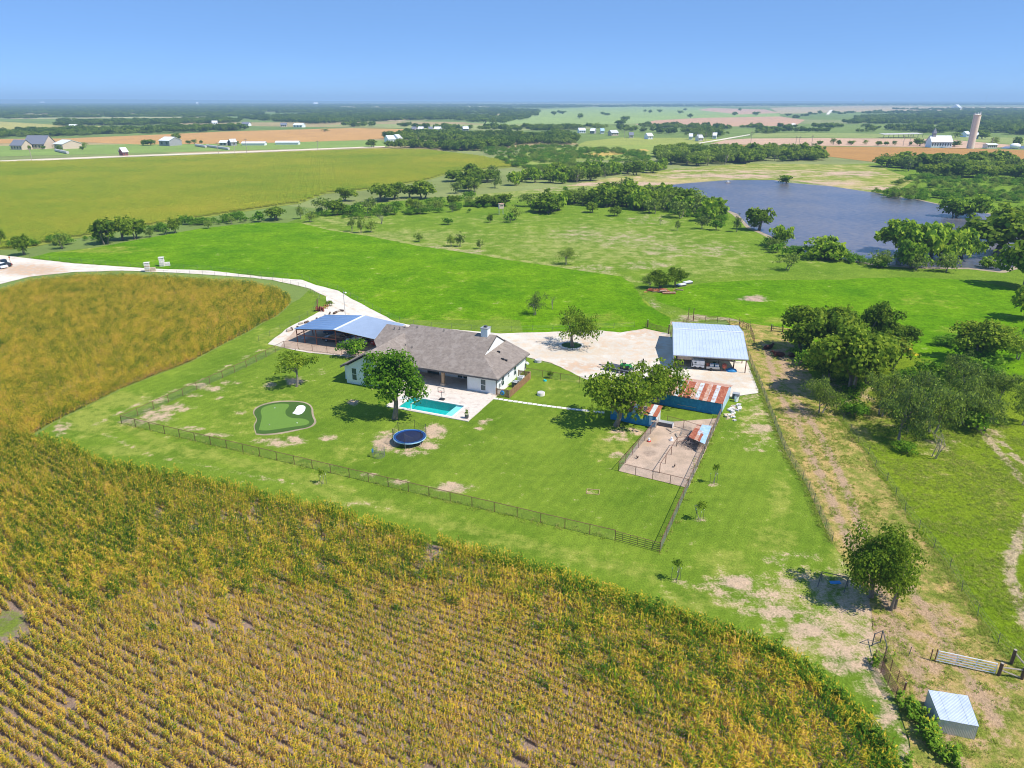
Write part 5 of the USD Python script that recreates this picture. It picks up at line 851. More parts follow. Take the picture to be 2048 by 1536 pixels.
for k in range(11): x = .22-(sl+.4)*k/10; MB().tube([(x,-.28,s0+.0),(x,sr,s1+.045)],.03,4,cap=False).put(sh,'roof_rib','tin_pale')
MB().slab((-.001,.4,.0),(.05,.9,1.8)).put(sh,'door','dark_trim'); MB().slab((-6.4,-.03,.5),(-3.6,-.001,.56)).put(sh,'ledge','wood_grey')
def spt(x, y): return SO+rot2(SA)@np.array([x,y])
tb = thing('trash_bin', 'pale lidded rubbish bin at the back corner of the long blue shed', 'bin', (*spt(1.2,6.3),0), SA); MB().tube([(0,0,0),(0,0,.95)],[.26,.34],4).put(tb,'body','plastic_white'); MB().slab((-.3,-.3,.952),(.3,.3,1.0)).put(tb,'lid','dark_metal')
tb = thing('stock_box', 'dark metal box behind the rubbish bin at the long blue shed', 'box', (*spt(.9,7.4),0), SA); MB().slab((-.5,-.4,0),(.5,.4,.9)).put(tb,'case','dark_metal'); MB().slab((-.52,-.42,.902),(.52,.42,.95)).put(tb,'lid','grey_metal')
for k in range(26):
    x, y = .7+1.5*rg.random(), -1.2+6.2*rg.random(); s = thing('flat_stone', 'pale flat stone in the heap beside the long blue shed', 'stone', (*spt(x+.1*(6-y)*.2,y),0), rg.uniform(0,3), 'stones heaped at the shed end')
    r = rg.uniform(.25,.5); an = np.sort(rg.uniform(0,6.28,6)); MB().poly([(r*math.cos(q),r*.75*math.sin(q),0.0) for q in an],(0,0,rg.uniform(.12,.32))).put(s,'rock',['stone_white','concrete_grey','stone_tan'][k%3])
# small coop
KO = np.array([20.2,90.9]); co = thing('chicken_coop', 'small blue coop with a patchy rusty roof at the yard corner', 'coop', (*KO,0), SA)
MB().slab((-6.6,0,0),(0,2.6,1.75)).put(co,'wall','blue_paint'); MB().slab((.003,.05,.1),(.05,2.55,1.85)).put(co,'end_panel','tin_pale')
for k in range(11): MB().poly([(-6.7+.63*k,-.25,1.78+.008*(k%2)),(-6.7+.63*(k+1)-.01,-.25,1.78+.008*(k%2)),(-6.7+.63*(k+1)-.01,2.8,2.25+.008*(k%2)),(-6.7+.63*k,2.8,2.25+.008*(k%2))],(0,0,.03)).put(co,'roof_sheet',['rust_sheet','rust_light','rust_sheet','tin_pale'][k*7%4])
MB().slab((-.9,-.03,.3),(-.45,-.001,1.6)).put(co,'door','pale_blue'); MB().slab((-2.2,-.03,.9),(-1.8,-.001,1.4)).put(co,'vent','tin_blue'); MB().slab((-.5,-.6,1.1),(.5,-.05,1.14)).put(co,'shelf','wood_grey')
def kpt(x, y): return KO+rot2(SA)@np.array([x,y])
st = thing('stock_tank', 'long grey metal box with a pale lid inside the chicken yard', 'trough', (*G(1331,852),0), SA); MB().slab((-1.0,-.35,0),(1.0,.35,.6)).put(st,'body','dark_metal'); MB().slab((-1.05,-.4,.602),(1.05,.4,.66)).put(st,'lid','grey_metal'); MB().slab((1.003,-.3,.05),(1.06,.3,.66)).put(st,'end','plastic_white')
# lean-to of loose sheets
lt = thing('lean_to', 'low shelter of rusty and pale blue roofing sheets in the chicken yard corner', 'shelter'); C = [np.array([25.8,89.6]),np.array([27.4,88.4]),np.array([25.1,82.9]),np.array([23.6,85.6])]
def lp(s, t, z=0): q = (C[0]*(1-s)+C[1]*s)*(1-t)+(C[3]*(1-s)+C[2]*s)*t; return (q[0],q[1],1.15+.25*s-.1*t+z)
cells = [('rust_light',0,.33,0,.32),('tin_blue',.33,.68,0,.40),('tin_blue',.68,1,0,.36),('rust_sheet',0,.35,.30,.62),('tin_pale',.33,.66,.38,.70),('tin_blue',.66,1,.34,.70),('rust_sheet',0,.36,.60,1),('rust_light',.36,.68,.68,1),('rust_sheet',.55,.72,.55,.98),('tin_blue',.70,1,.68,1)]
for k, (mt, a0, a1, b0, b1) in enumerate(cells): z = .012*k; MB().poly([lp(a0,b0,z),lp(a1,b0,z),lp(a1,b1,z),lp(a0,b1,z)][::-1],(0,0,.02)).put(lt,'roof_sheet',mt)
for q in C+[(C[0]+C[3])/2,(C[1]+C[2])/2]: MB().tube([(*q,0),(*q,1.1)],.06,5).put(lt,'post','wood_dark')
bp = thing('brush_pile', 'heap of dry grey branches beside the patched shelter in the yard', 'brush pile', (*G(1384,890),0)); m = MB()
for k in range(260):
    r = 1.5*rg.random()**.7; an = rg.uniform(0,6.28); h = max(0,1.15*(1-r/1.6)); c = np.array([r*math.cos(an)*1.25, r*math.sin(an), h*rg.random()+.03]); d = rg.normal(size=3)*[1,1,.35]; d /= np.linalg.norm(d); l = rg.uniform(.3,.8); m.tube([c-d*l,c+d*l*.2+[0,0,.05],c+d*l],[.018,.014,.006],3,cap=False)
v, f = m.out(); v[:,2] = np.maximum(v[:,2],.015); mesh(bp,'branches',(v,f),'twig',kind='stuff')
cg = thing('wire_cage', 'upright grey wire cage near the back fence of the chicken yard', 'wire cage', (*G(1371,872),0), SA); m = MB()
for z in np.linspace(.03,1.2,7):
    q = np.array([(-.6,-.5,z),(.6,-.5,z),(.6,.5,z),(-.6,.5,z),(-.6,-.5,z)]); m.tube(q,.012,3,cap=False)
for k in range(9): m.tube([(-.6+.15*k,-.5,0),(-.6+.15*k,-.5,1.2)],.012,3); m.tube([(-.6+.15*k,.5,0),(-.6+.15*k,.5,1.2)],.012,3)
m.put(cg,'wire_mesh','wire_grey')
for (x, y, lb, mt) in ((1298,883,'red and white feeder on the chicken yard floor','red_paint'),(1343,881,'small white feeder box in the middle of the chicken yard','plastic_white')):
    fd = thing('feeder', lb, 'feeder', (*G(x,y),0)); MB().tube([(0,0,0),(0,0,.14)],.26,12).put(fd,'tray',mt); MB().tube([(0,0,.141),(0,0,.5)],[.15,.13],12).put(fd,'hopper','plastic_white')
for x, y in ((1274.5,917.5),(1349,934.5)): hn = thing('hen', 'small dark hen standing on the bare chicken yard', 'hen', (*G(x,y),0), x, 'hens in the chicken yard'); m = MB().ball((0,0,.24),(.17,.1,.12),6).ball((.15,0,.38),(.06,.05,.07),5).tube([(0,.03,0),(0,.03,.15)],.012,3).tube([(0,-.03,0),(0,-.03,.15)],.012,3).tube([(-.12,0,.28),(-.26,0,.4)],[.07,.02],4); m.put(hn,'body','wood_dark')
for k, (x, y) in enumerate(((1350,858),(1358,861),(1345,865),(1362,868),(1353,872),(1338,861))): s = thing('plank', 'pale broken board lying at the back of the chicken yard', 'board', (*G(x,y),.03+.02*k), .4*k, 'loose boards in the yard'); MB().slab((-.6,-.08,0),(.6,.08,.035)).put(s,'wood','wood_grey')
# trailer with green machine, utility pole
TA = math.radians(-32); tl = thing('flatbed_trailer', 'dark flatbed trailer with a steel tongue on the white gravel', 'trailer', (*G(1240,742),0), TA)
MB().slab((-2.6,-1.0,.5),(2.2,1.0,.62)).put(tl,'deck','dark_metal'); MB().slab((-2.6,-1.05,.622),(2.2,-1.0,.72)).slab((-2.6,1.0,.622),(2.2,1.05,.72)).put(tl,'side_rail','grey_metal')
for s in (-1,1): MB().tube([(-2.6,s*.7,.5),(-4.0,0,.45)],.06,5).put(tl,'tongue','dark_metal')
for x in (.4,1.25):
    for s in (-1,1): w = MB().tube([(x,s*1.04,.33),(x,s*1.24,.33)],.33,14).put(tl,'wheel','black_rubber'); MB().tube([(x,s*1.241,.33),(x,s*1.26,.33)],.18,10).put(w,'rim','grey_metal')
MB().poly([(2.2,-.9,.6),(2.2,.9,.6),(3.2,.9,.25),(3.2,-.9,.25)],(0,0,.05)).put(tl,'ramp','wood_grey')
td = G(1240,742)+rot2(TA)@np.array([1.0,0]); gm = thing('green_tractor', 'small green and lime tractor loaded on the flatbed trailer', 'tractor', (*td,.62), TA)
MB().slab((-.9,-.4,.35),(.9,.4,.75)).put(gm,'bonnet','green_paint'); MB().slab((-.2,-.75,.3),(.9,-.45,.5)).slab((-.2,.45,.3),(.9,.75,.5)).put(gm,'fender','lime_paint'); MB().tube([(-.7,-.35,.7),(-.9,-.35,1.35),(-.9,.35,1.35),(-.7,.35,.7)],.05,5).put(gm,'roll_bar','green_paint'); MB().slab((-.5,-.25,.75),(-.1,.25,.95)).put(gm,'seat','black_rubber')
for s in (-1,1): MB().tube([(.5,s*.5,.36),(.5,s*.75,.36)],.36,14).put(gm,'wheel','black_rubber'); MB().tube([(-.7,s*.5,.22),(-.7,s*.68,.22)],.22,12).put(gm,'wheel','black_rubber')
MB().tube([(.2,.5,.6),(.9,.55,1.05),(1.5,.5,.6)],.06,5).tube([(.2,-.5,.6),(.9,-.55,1.05),(1.5,-.5,.6)],.06,5).put(gm,'loader_arm','green_paint')
up_ = thing('utility_pole', 'dark wooden utility pole rising behind the two mulberry trees', 'pole', (*G(1281,788),0)); MB().tube([(0,0,0),(.05,0,5.9)],[.14,.10],8).put(up_,'pole','wood_dark'); MB().slab((-.5,-.05,5.45),(.55,.05,5.55)).put(up_,'crossarm','wood_grey'); MB().tube([(.25,-.15,5.0),(.25,-.15,5.35)],.14,8).put(up_,'transformer','grey_metal')
isl = thing('tree_island', 'ring of pale stones round grass at the foot of the gravel yard tree', 'stone ring', (*G(1143,692),0))
MB().tube([(0,0,.0),(0,0,.06)],2.0,28).put(isl,'grass','turf_dark')
for k in range(30): a_ = k*2*math.pi/30; MB().box((2.1*math.cos(a_),2.1*math.sin(a_),.1),(.36,.3,.22+.06*(k%3)),a_).put(isl,'stone','stone_white')
# ------------------------------------------------------------------ fences
def ground_line(px, world=False): return np.asarray(px, float) if world else GP(px)
def fence(name, label, px, h, sp, r, post_mat, rail_mat=None, wire=None, rails=(), rail_r=.03, lean=0.0, cat='fence', wires=(), seed=0):
    p = ground_line(px); f = thing(name, label, cat); L = LineString(p); n_ = max(1, round(L.length/sp)); rg = np.random.default_rng(seed+5)
    q = np.array([L.interpolate(L.length*k/n_).coords[0] for k in range(n_+1)])
    for x, y in q: t = rg.normal(0,lean,2); MB().tube([(x,y,-.02),(x+t[0],y+t[1],h*(1+.04*rg.normal()*(lean>0)))],r,5).put(f,'post',post_mat)
    for z in rails: MB().tube([(x,y,z) for x, y in q],rail_r,5).put(f,'rail',rail_mat or post_mat)
    if wire:
        m = MB(); zs = np.arange(.06,h-.05,wire)
        for z in zs: m.tube([(x,y,z) for x, y in q],.006,3,cap=False)
        for a_, b_ in zip(q[:-1],q[1:]):
            k = int(np.linalg.norm(b_-a_)/wire)
            for j in range(k): s0_, s1_ = (j/k), ((j+1)/k); c0, c1 = a_+(b_-a_)*s0_, a_+(b_-a_)*s1_; m.tube([(*c0,.05),(*c0,h-.04)],.005,3,cap=False)
        m.put(f,'wire_mesh','wire_grey',kind='stuff')
    for z in wires: MB().tube([(x,y,z) for x, y in q],.008,3,cap=False).put(f,'wire','wire_grey')
    return f
fence('chain_link_fence','long brown pipe and wire fence along the front of the garden lawn',[(243.5,847.4),(1230,1081)],1.3,2.85,.04,'pipe_brown',wire=.12,rails=(1.27,),rail_r=.035)
fence('chain_link_fence','brown pipe and wire fence along the left side of the garden',[(243.5,847.4),(492.7,734.8),(569,695)],1.3,2.85,.04,'pipe_brown',wire=.12,rails=(1.27,),rail_r=.035)
fence('chain_link_fence','pipe and wire fence in front of the carport yard',[(569,695),(617.7,701.6),(670.4,707.5),(712,714)],1.3,2.85,.04,'pipe_brown',wire=.12,rails=(1.27,),rail_r=.03)
fence('chain_link_fence','pipe and wire fence down the right side of the garden to the gate corner',[(1319.5,1105),(1376,976)],1.3,2.85,.04,'pipe_brown',wire=.12,rails=(1.27,),rail_r=.035)
fence('chain_link_fence','pipe and wire fence at the right side of the bare chicken yard',[(1376,976),(1440,834)],1.3,2.85,.04,'pipe_brown',wire=.12,rails=(1.27,),rail_r=.035)
fence('chain_link_fence','pipe and wire fence across the near end of the chicken yard',[(1237,942),(1376,976)],1.2,2.0,.04,'pipe_brown',wire=.12,rails=(1.17,),rail_r=.035)
fence('chain_link_fence','pipe and wire fence at the left side of the chicken yard up to the coop',[(1237,942),(1312,855)],1.3,2.4,.04,'pipe_brown',wire=.12,rails=(1.27,),rail_r=.035)
fence('chain_link_fence','pipe and wire fence across the back of the chicken yard',[(1334,848),(1351,850),(1374,860),(1400,868)],1.3,2.3,.04,'pipe_brown',wire=.12,rails=(1.27,),rail_r=.03)
fence('pipe_rail','bare pipe rail on posts dividing the chicken yard',[(1353,893),(1319,946)],1.3,3.0,.045,'pipe_brown',rails=(1.27,),rail_r=.04)
fence('pipe_rail','short pipe rail from the divider to the patched shelter',[(1353,893),(1376,889)],1.3,3.0,.045,'pipe_brown',rails=(1.27,.7),rail_r=.03)
fence('chain_link_fence','dark wire fence between the house lawn and the gravel yard',[(1049,749),(1108.8,758.5),(1196,773)],1.25,2.9,.04,'pipe_brown',wire=.12,rails=(1.22,),rail_r=.03)
fence('field_fence','thin steel post wire fence along the right edge of the mown grass',F1[1:],1.25,2.7,.028,'stake_metal',wire=.16,lean=.03)
fence('field_fence','leaning steel post wire fence between the dry lane and the right pasture',F2,1.2,3.6,.028,'stake_metal',wires=(.4,.8,1.1),lean=.07,seed=2)
fence('field_fence','wire fence between the white drive and the hay field',[(60,515),(150,525),(300,535),(420,540),(520,551),(605,557),(632,568),(675,579),(714,601),(753,622),(792,642),(835,653),(1000,664),(1096,661),(1190,658),(1268,656)],1.15,4.2,.03,'stake_metal',wires=(.3,.6,.9,1.1),lean=.03,seed=3)
fence('field_fence','wire fence along the corn side of the white drive',[(303,548),(400,550),(500,556),(560,563),(610,577),(640,598),(627,626),(602.6,640),(572,656),(538,673),(518,683)],1.15,3.6,.03,'stake_metal',wires=(.3,.6,.9,1.1),lean=.03,seed=4)
fence('corral_fence','brown pipe corral fence behind the pole barn',[(1341,672),(1378,643),(1420,643),(1470,650),(1496,660)],1.3,2.6,.05,'pipe_brown',rails=(.35,.65,.95,1.25),rail_r=.03)
fence('corral_fence','pipe corral fence running down the right side of the pole barn',[(1478,650),(1500,664),(1508,689)],1.4,1.6,.05,'pipe_brown',rails=(.5,.95,1.35),rail_r=.03)
fence('field_fence','thin post fence across the meadow edge right of the corral',[(1500,652),(1546,661)],1.2,3.5,.03,'stake_metal',wires=(.5,1.0),seed=6)
for x, top in ((1376,622),(1386,616)): s = thing('tall_gate_post', 'tall dark post of the corral gateway behind the barn', 'post', (*G(x,641),0), group='tall corral gateway posts'); MB().tube([(0,0,0),(0,0,2.6)],.07,6).put(s,'pole','pipe_brown'); MB().tube([(0,0,2.6),(0,0,2.68)],.09,6).put(s,'cap','dark_metal')
def gate(label, a, b, h, mat, bars, uprights, r=.03, vertical=False, z0=.18):
    a, b = np.array(a), np.array(b); g = thing('field_gate', label, 'gate')
    P3 = lambda s, z: (*(a+(b-a)*s), z)
    for z in (np.linspace(z0,h,bars) if not vertical else (z0,h)): MB().tube([P3(0,z),P3(1,z)],r,6).put(g,'bar',mat)
    for s in np.linspace(0,1,uprights): MB().tube([P3(s,z0),P3(s,h)],r*.9,6).put(g,'upright',mat)
    return g
gate('rusty brown tube gate at the near right corner of the garden fence',G(1230,1081),G(1319.5,1105),1.15,'pipe_brown',5,7,.028)
gate('low dark pipe gate between the white yard and the hay field track',G(1291,655),G(1334,666),1.1,'pipe_brown',6,3,.03)
gate('wide silver tube gate at the lower right across the dry lane',G(1872,1324),G(1988,1349.5),1.15,'roof_white',5,4,.038)
def wpost(px, h, label, r=.13, mat='wood_dark', lean=(0,0)): s = thing('fence_post', label, 'post', (*G(*px),0)); MB().tube([(0,0,-.02),(lean[0],lean[1],h)],r,8).put(s,'wood',mat); MB().tube([(lean[0],lean[1],h),(lean[0],lean[1],h+.03)],r*.93,8).put(s,'top','wood_grey'); return s
wpost((1997,1351),1.25,'thick dark wooden post holding the hinge end of the silver gate'); wpost((2022,1328),1.45,'thick wooden corner post right of the silver gate'); wpost((2043,1358),1.1,'thick wooden post at the right picture edge by the silver gate')
br = thing('fence_brace', 'wooden brace rails between the posts right of the silver gate', 'fence brace'); g0, g1, g2 = G(1997,1351), G(2043,1358), G(2022,1328)
for p0, p1 in (((*g0,.85),(*g1,.9)),((*g0,.6),(*g1,.1)),((*g2,1.2),(*(G(2060,1345)),.15))): MB().tube([p0,p1],.06,6).put(br,'rail','wood_grey')
wpost((1869,1323),1.3,'thin dark post at the latch end of the silver gate',.045,'pipe_brown'); wpost((1860,1320),1.15,'steel post just left of the silver gate latch',.04,'pipe_brown'); wpost((1817,1312),.95,'lone leaning steel post in the dry grass left of the silver gate',.03,'stake_metal',(.08,.02))
wpost((1542,663),1.5,'dark wooden post of the small field gate beside the grove',.12); wpost((1565,664),1.2,'shorter wooden post of the small field gate beside the grove',.1); gate('dark rail gate left of the grove',G(1543,663),G(1564,664.5),1.05,'wood_dark',3,2,.05)
wpost((1295,655),1.6,'thick gate post at the top of the white gravel yard',.12); wpost((1337,668),1.9,'tall gate post beside the left barn corner',.12)
# cattle chute of pipe panels
def panel(label, a, b, h, n_b, mat='pipe_brown'):
    a, b = np.array(a), np.array(b); g = thing('cattle_panel', label, 'cattle panel'); P3 = lambda s, z: (*(a+(b-a)*s), z)
    for z in np.linspace(.2,h,n_b): MB().tube([P3(0,z),P3(1,z)],.022,5).put(g,'bar',mat)
    for s in (0,.33,.66,1): MB().tube([P3(s,0),P3(s,h+.05)],.028,5).put(g,'upright',mat)
panel('left pipe panel of the narrow cattle chute',G(1748,1322),G(1790,1398),1.15,7); panel('right pipe panel of the narrow cattle chute',G(1767,1322),G(1808,1388),1.15,7)
s = thing('chute_frame', 'dark square frame at the upper end of the cattle chute', 'gate frame'); q = [G(1744,1292),G(1760,1286),G(1777,1306),G(1768,1318)]
for a_ in (q[0],q[1],q[3]): MB().tube([(*a_,0),(*a_,1.35)],.045,6).put(s,'post','dark_metal')
MB().tube([(*q[0],1.3),(*q[1],1.3),(*q[3],1.3)],.04,5).put(s,'top_bar','dark_metal'); MB().tube([(*q[0],.15),(*q[1],.15)],.04,5).put(s,'bottom_bar','dark_metal')
wpost((1806,1388),1.15,'dark post at the lower end of the cattle chute',.05,'pipe_brown')
# metal shed
C = [(31.05,38.85),(33.45,38.15),(34.2,40.75),(31.6,41.4)]; ms = thing('metal_shed', 'small corrugated galvanised shed in the lower right corner', 'shed')
Z4 = [1.3,1.36,1.46,1.4]
for k in range(4):
    a_, b_ = np.array(C[k]), np.array(C[(k+1)%4]); nn = np.array([(b_-a_)[1],-(b_-a_)[0]]); nn /= np.linalg.norm(nn); m = 49; s = np.linspace(0,1,m)[:,None]; p2 = a_+(b_-a_)*s+nn*(.012*np.cos(np.arange(m)*math.pi))[:,None]
    zt = Z4[k]+(Z4[(k+1)%4]-Z4[k])*s[:,0]; v = np.vstack([np.column_stack([p2,np.zeros(m)]),np.column_stack([p2,zt-.02])]); i = np.arange(m-1); MB().add(v,np.column_stack([i,i+1,m+i+1,m+i])).put(ms,'wall','metal_wall')
CC = [np.array(c) for c in C]; cen = sum(CC)/4
for k in range(4):   # four roofing sheets with ribs
    m_ = MB(); lo, hi = k/4, (k+1)/4; nn_ = 22
    t_ = np.linspace(lo,hi,nn_); v0 = []; v1 = []
    for j, t0 in enumerate(t_):
        a_ = CC[0]+(CC[1]-CC[0])*t0; b_ = CC[3]+(CC[2]-CC[3])*t0; d_ = (a_-b_)/np.linalg.norm(a_-b_); zz = .02*(j%3 == 0)+.012*(k%2); v0.append((*(a_+d_*.08),1.3+.06*t0+zz)); v1.append((*(b_-d_*.05),1.41+.06*t0+zz))
    i = np.arange(nn_-1); m_.add(np.vstack([v0,v1]),np.column_stack([i,i+1,nn_+i+1,nn_+i])).put(ms,'roof_sheet','shed_tin')
# shaded frame with blue seat left of the twin trees
sw = thing('swing_frame', 'dark pipe frame with a blue seat in the shade of the twin trees', 'swing frame', (*G(1668,1172),0)); 
for a_ in ((-1.2,.4),(.9,-.5)): MB().tube([(a_[0]-.4,a_[1]-.5,0),(a_[0],a_[1],1.35),(a_[0]+.4,a_[1]+.5,0)],.04,5).put(sw,'leg','dark_metal')
MB().tube([(-1.2,.4,1.35),(.9,-.5,1.35)],.04,5).put(sw,'top_bar','dark_metal'); MB().slab((-.5,-.3,.45),(.5,.1,.52)).put(sw,'seat','bright_blue')
wf_ = thing('wooden_frame', 'thin square wooden frame lying flat on the lawn', 'frame', (*G(1186,984),.02), -.15)
for lo, hi in (((-.75,-.55),(.75,-.5)),((-.75,.5),(.75,.55)),((-.75,-.497),(-.7,.497)),((.7,-.497),(.75,.497))): MB().slab((*lo,0),(*hi,.06)).put(wf_,'side','wood_pale')
# cattle lying in the shade
import manifold3d as m3
def cow(px, rz, label):
    g = thing('cow', label, 'cow', (*G(*px),0), rz); J = {'rump':((-.75,0,.42),.36),'belly':((-.2,.02,.44),.44),'chest':((.45,0,.46),.38),'neck':((.85,.05,.72),.22),'poll':((1.08,.1,.92),.15),'muzzle':((1.38,.14,.78),.09),'k1':((.7,.38,.16),.10),'h1':((.35,.50,.10),.07),'k2':((-.55,.45,.18),.14),'h2':((-.15,.62,.09),.08),'tail':((-1.1,.1,.4),.05),'tl':((-1.2,.25,.08),.04),'e1':((1.02,.30,.98),.05),'e2':((1.02,-.10,.98),.05)}
    bones = [('rump','belly'),('belly','chest'),('chest','neck'),('neck','poll'),('poll','muzzle'),('chest','k1'),('k1','h1'),('rump','k2'),('k2','h2'),('rump','tail'),('tail','tl'),('poll','e1'),('poll','e2')]
    S = {k: m3.Manifold.sphere(r,12).translate(c) for k, (c, r) in J.items()}; B = m3.Manifold()
    for a_, b_ in bones: B = B+m3.Manifold.batch_hull([S[a_],S[b_]])
    mesh(g,'body',B,'cow_hide',smooth=50)
cow((1537,698),.4,'red brown cow lying alone at the left end of the tree shade'); cow((1556,712),2.9,'red brown cow lying in the middle of the tree shade'); cow((1588,714),.2,'red brown cow lying nearest the trunks in the tree shade')
# red scrap pile and sheets by the pasture clump
rg = np.random.default_rng(9); sp_ = thing('scrap_pile', 'heap of red and orange painted scrap iron under the pasture clump', 'scrap pile', (*G(1325,584),0))
for k in range(26): MB().box((rg.normal(0,1.7),rg.normal(0,.8),.12+.5*rg.random()),(rg.uniform(.5,2.4),rg.uniform(.12,.4),rg.uniform(.08,.3)),rg.uniform(-.5,.5)).put(sp_,'scrap_piece',['red_scrap','red_scrap','orange_scrap','rust_light'][rg.integers(4)])
so_ = thing('orange_beam', 'orange beam lying on the grass right of the red scrap heap', 'beam', (*G(1338,588),0), .1); MB().slab((-1.6,-.2,.05),(1.6,.2,.4)).put(so_,'web','orange_scrap'); MB().slab((-1.6,-.3,.402),(1.6,.3,.45)).put(so_,'flange','rust_light')
for (x, y, lb) in ((1362,572,'nearer stack of pale roofing sheets beside the pasture clump'),(1375,567,'farther stack of pale roofing sheets beside the pasture clump')):
    s = thing('sheet_stack', lb, 'sheet stack', (*G(x,y),0), .5); MB().slab((-1.2,-.6,0),(1.2,.6,.35)).put(s,'base','dark_metal')
    for k in range(3): MB().box((0.1*k,.05*k,.37+.05*k),(2.4,1.1,.04),.04*k).put(s,'sheet','roof_white')
# ------------------------------------------------------------------ drive, entrance, pole, deer blind
for (x, y, lb) in ((325,532,'white stone entrance pillar on the far side of the drive'),(296,543,'pale stone entrance pillar on the corn side of the drive')):
    s = thing('stone_pillar', lb, 'pillar', (*G(x,y),0), .2)
    for k in range(7): MB().box((.04*math.sin(k*2),.03*math.cos(k*3),.17+.33*k),(1.25-.05*(k%2),1.15,.325),.02*k).put(s,'stone',['stone_white','stone_tan'][k%3==1 and y > 540])
    MB().box((0,0,2.42),(1.4,1.3,.14)).put(s,'cap','stone_white'); MB().box((1.3,.1,.5),(1.3,.7,1.0)).put(s,'wing_wall','stone_white' if y < 540 else 'stone_tan')
lp_ = thing('lamp_pole', 'slender metal lamp pole standing at the white drive', 'lamp post', (*G(691,634),0)); MB().tube([(0,0,0),(0,0,5.6)],[.07,.05],6).put(lp_,'pole','grey_metal'); MB().tube([(0,0,5.4),(.5,-.1,5.5)],.03,5).put(lp_,'arm','grey_metal'); MB().ball((.5,-.1,5.35),(.22,.22,.16),6).put(lp_,'lamp','plastic_white')
car(*G(9,532),2.6,'dark pickup truck with red tail lights parked at the left drive','car_black',truck=True,L=5.4,z=.015); car(*G(0,536),2.7,'pale car cut by the left picture edge beside the dark pickup','plastic_white',z=.015)
s = thing('drive_sign_post', 'thin orange marker post behind the parked pickup', 'post', (*G(21,525),0)); MB().tube([(0,0,0),(0,0,1.8)],.06,5).put(s,'pole','orange_scrap'); MB().slab((-.2,-.02,1.3),(.2,.02,1.75)).put(s,'plate','orange_scrap')
bl = thing('deer_blind', 'orange box hunting blind on tall legs at the creek line', 'hunting blind', (*G(1002,429),0), .3)
for sx in (-.7,.7):
    for sy in (-.7,.7): MB().tube([(sx*1.2,sy*1.2,0),(sx,sy,2.4)],.06,5).put(bl,'leg','grey_metal')
MB().slab((-.95,-.95,2.4),(.95,.95,4.3)).put(bl,'cabin','wall_tan'); MB().slab((-1.05,-1.05,4.303),(1.05,1.05,4.4)).put(bl,'roof','rust_light'); MB().slab((-.6,-.98,3.4),(.6,-.951,3.8)).put(bl,'window','glass_dark')
fl = thing('pond_float', 'small pale floating raft on the far side of the pond', 'raft', (*G(1456,366),.02)); MB().slab((-1.3,-.8,0),(1.3,.8,.4)).put(fl,'deck','wood_grey'); MB().slab((-.5,-.5,.4),(.5,.5,1.1)).put(fl,'box','plastic_white')
place('pond_shrub','willow','pond_shrub','green shrub growing out of the far pond edge','bush',G(1573,366),4.5,9,seed=4,leaf=2.0,dens=.3)
# ------------------------------------------------------------------ far buildings
def far(name, label, cat, px, wpx_, d, h, rz, roofm, wallm, rise=.35, wins=4, parts=()):
    g = G(*px); w = wpx_*H/(FOC*SP+(px[1]-768)*CP); b = thing(name, label, cat, (*g,0), rz); rr = d*rise
    MB().poly([(-w/2,-d/2,0),(w/2,-d/2,0),(w/2,-d/2,h),(-w/2,-d/2,h)],(0,d,0)).put(b,'wall',wallm)
    for x in (-w/2,w/2-.2): MB().poly([(x,-d/2,h),(x,d/2,h),(x,0,h+rr)],(.2,0,0)).put(b,'gable',wallm)
    o = .05*w+.3
    MB().poly([(-w/2-.5,-d/2-.6,h-.2),(w/2+.5,-d/2-.6,h-.2),(w/2+.5,0,h+rr),(-w/2-.5,0,h+rr)],(0,0,.25)).put(b,'roof',roofm); MB().poly([(-w/2-.5,.01,h+rr),(w/2+.5,.01,h+rr),(w/2+.5,d/2+.6,h-.2),(-w/2-.5,d/2+.6,h-.2)],(0,0,.25)).put(b,'roof',roofm)
    for k in range(wins): x = -w/2+w*(k+.5)/wins; MB().slab((x-w/wins*.18,-d/2-.08,h*.3),(x+w/wins*.18,-d/2-.003,h*.8)).put(b,'window','glass_dark')
    return b, w
far('farmhouse','large far farmhouse with a dark slate grey roof at the left','house',(82,297),44,16,4.5,-.12,'roof_slate','wall_tan',.45,6); far('farmhouse','lower grey roofed wing left of the large far farmhouse','house',(44,299),26,12,3.8,-.2,'roof_slate','wall_tan',.4,4)
far('metal_barn','white roofed metal barn right of the slate roofed farmhouse','barn',(137,297),32,18,4.5,-.55,'roof_white','wall_tan',.18,2); far('red_barn','small white roofed red barn by the far track junction','barn',(248,311),10,7,3.0,.9,'roof_white','wall_red',.45,2)
far('metal_barn','pale metal barn beside a round tree across the crop field','barn',(342,291),27,16,5.0,-.4,'roof_white','wall_grey',.2,2); far('farm_shed','low pale shed left of the power poles','shed',(450,291),14,10,3,0,'roof_white','wall_grey',.2,2); far('farm_shed','small dark sided shed beside the low pale shed','shed',(466,291),11,9,3.5,.6,'tin_pale','wall_grey',.3,1)
far('farmhouse','white farmhouse with two gables at the right end of the far track','house',(780,286),14,14,4.2,.5,'roof_white','white_siding',.25,3); far('farm_shed','white shed joined right of the two gabled farmhouse','shed',(794,285),10,12,4.2,.9,'tin_pale','white_siding',.35,2)
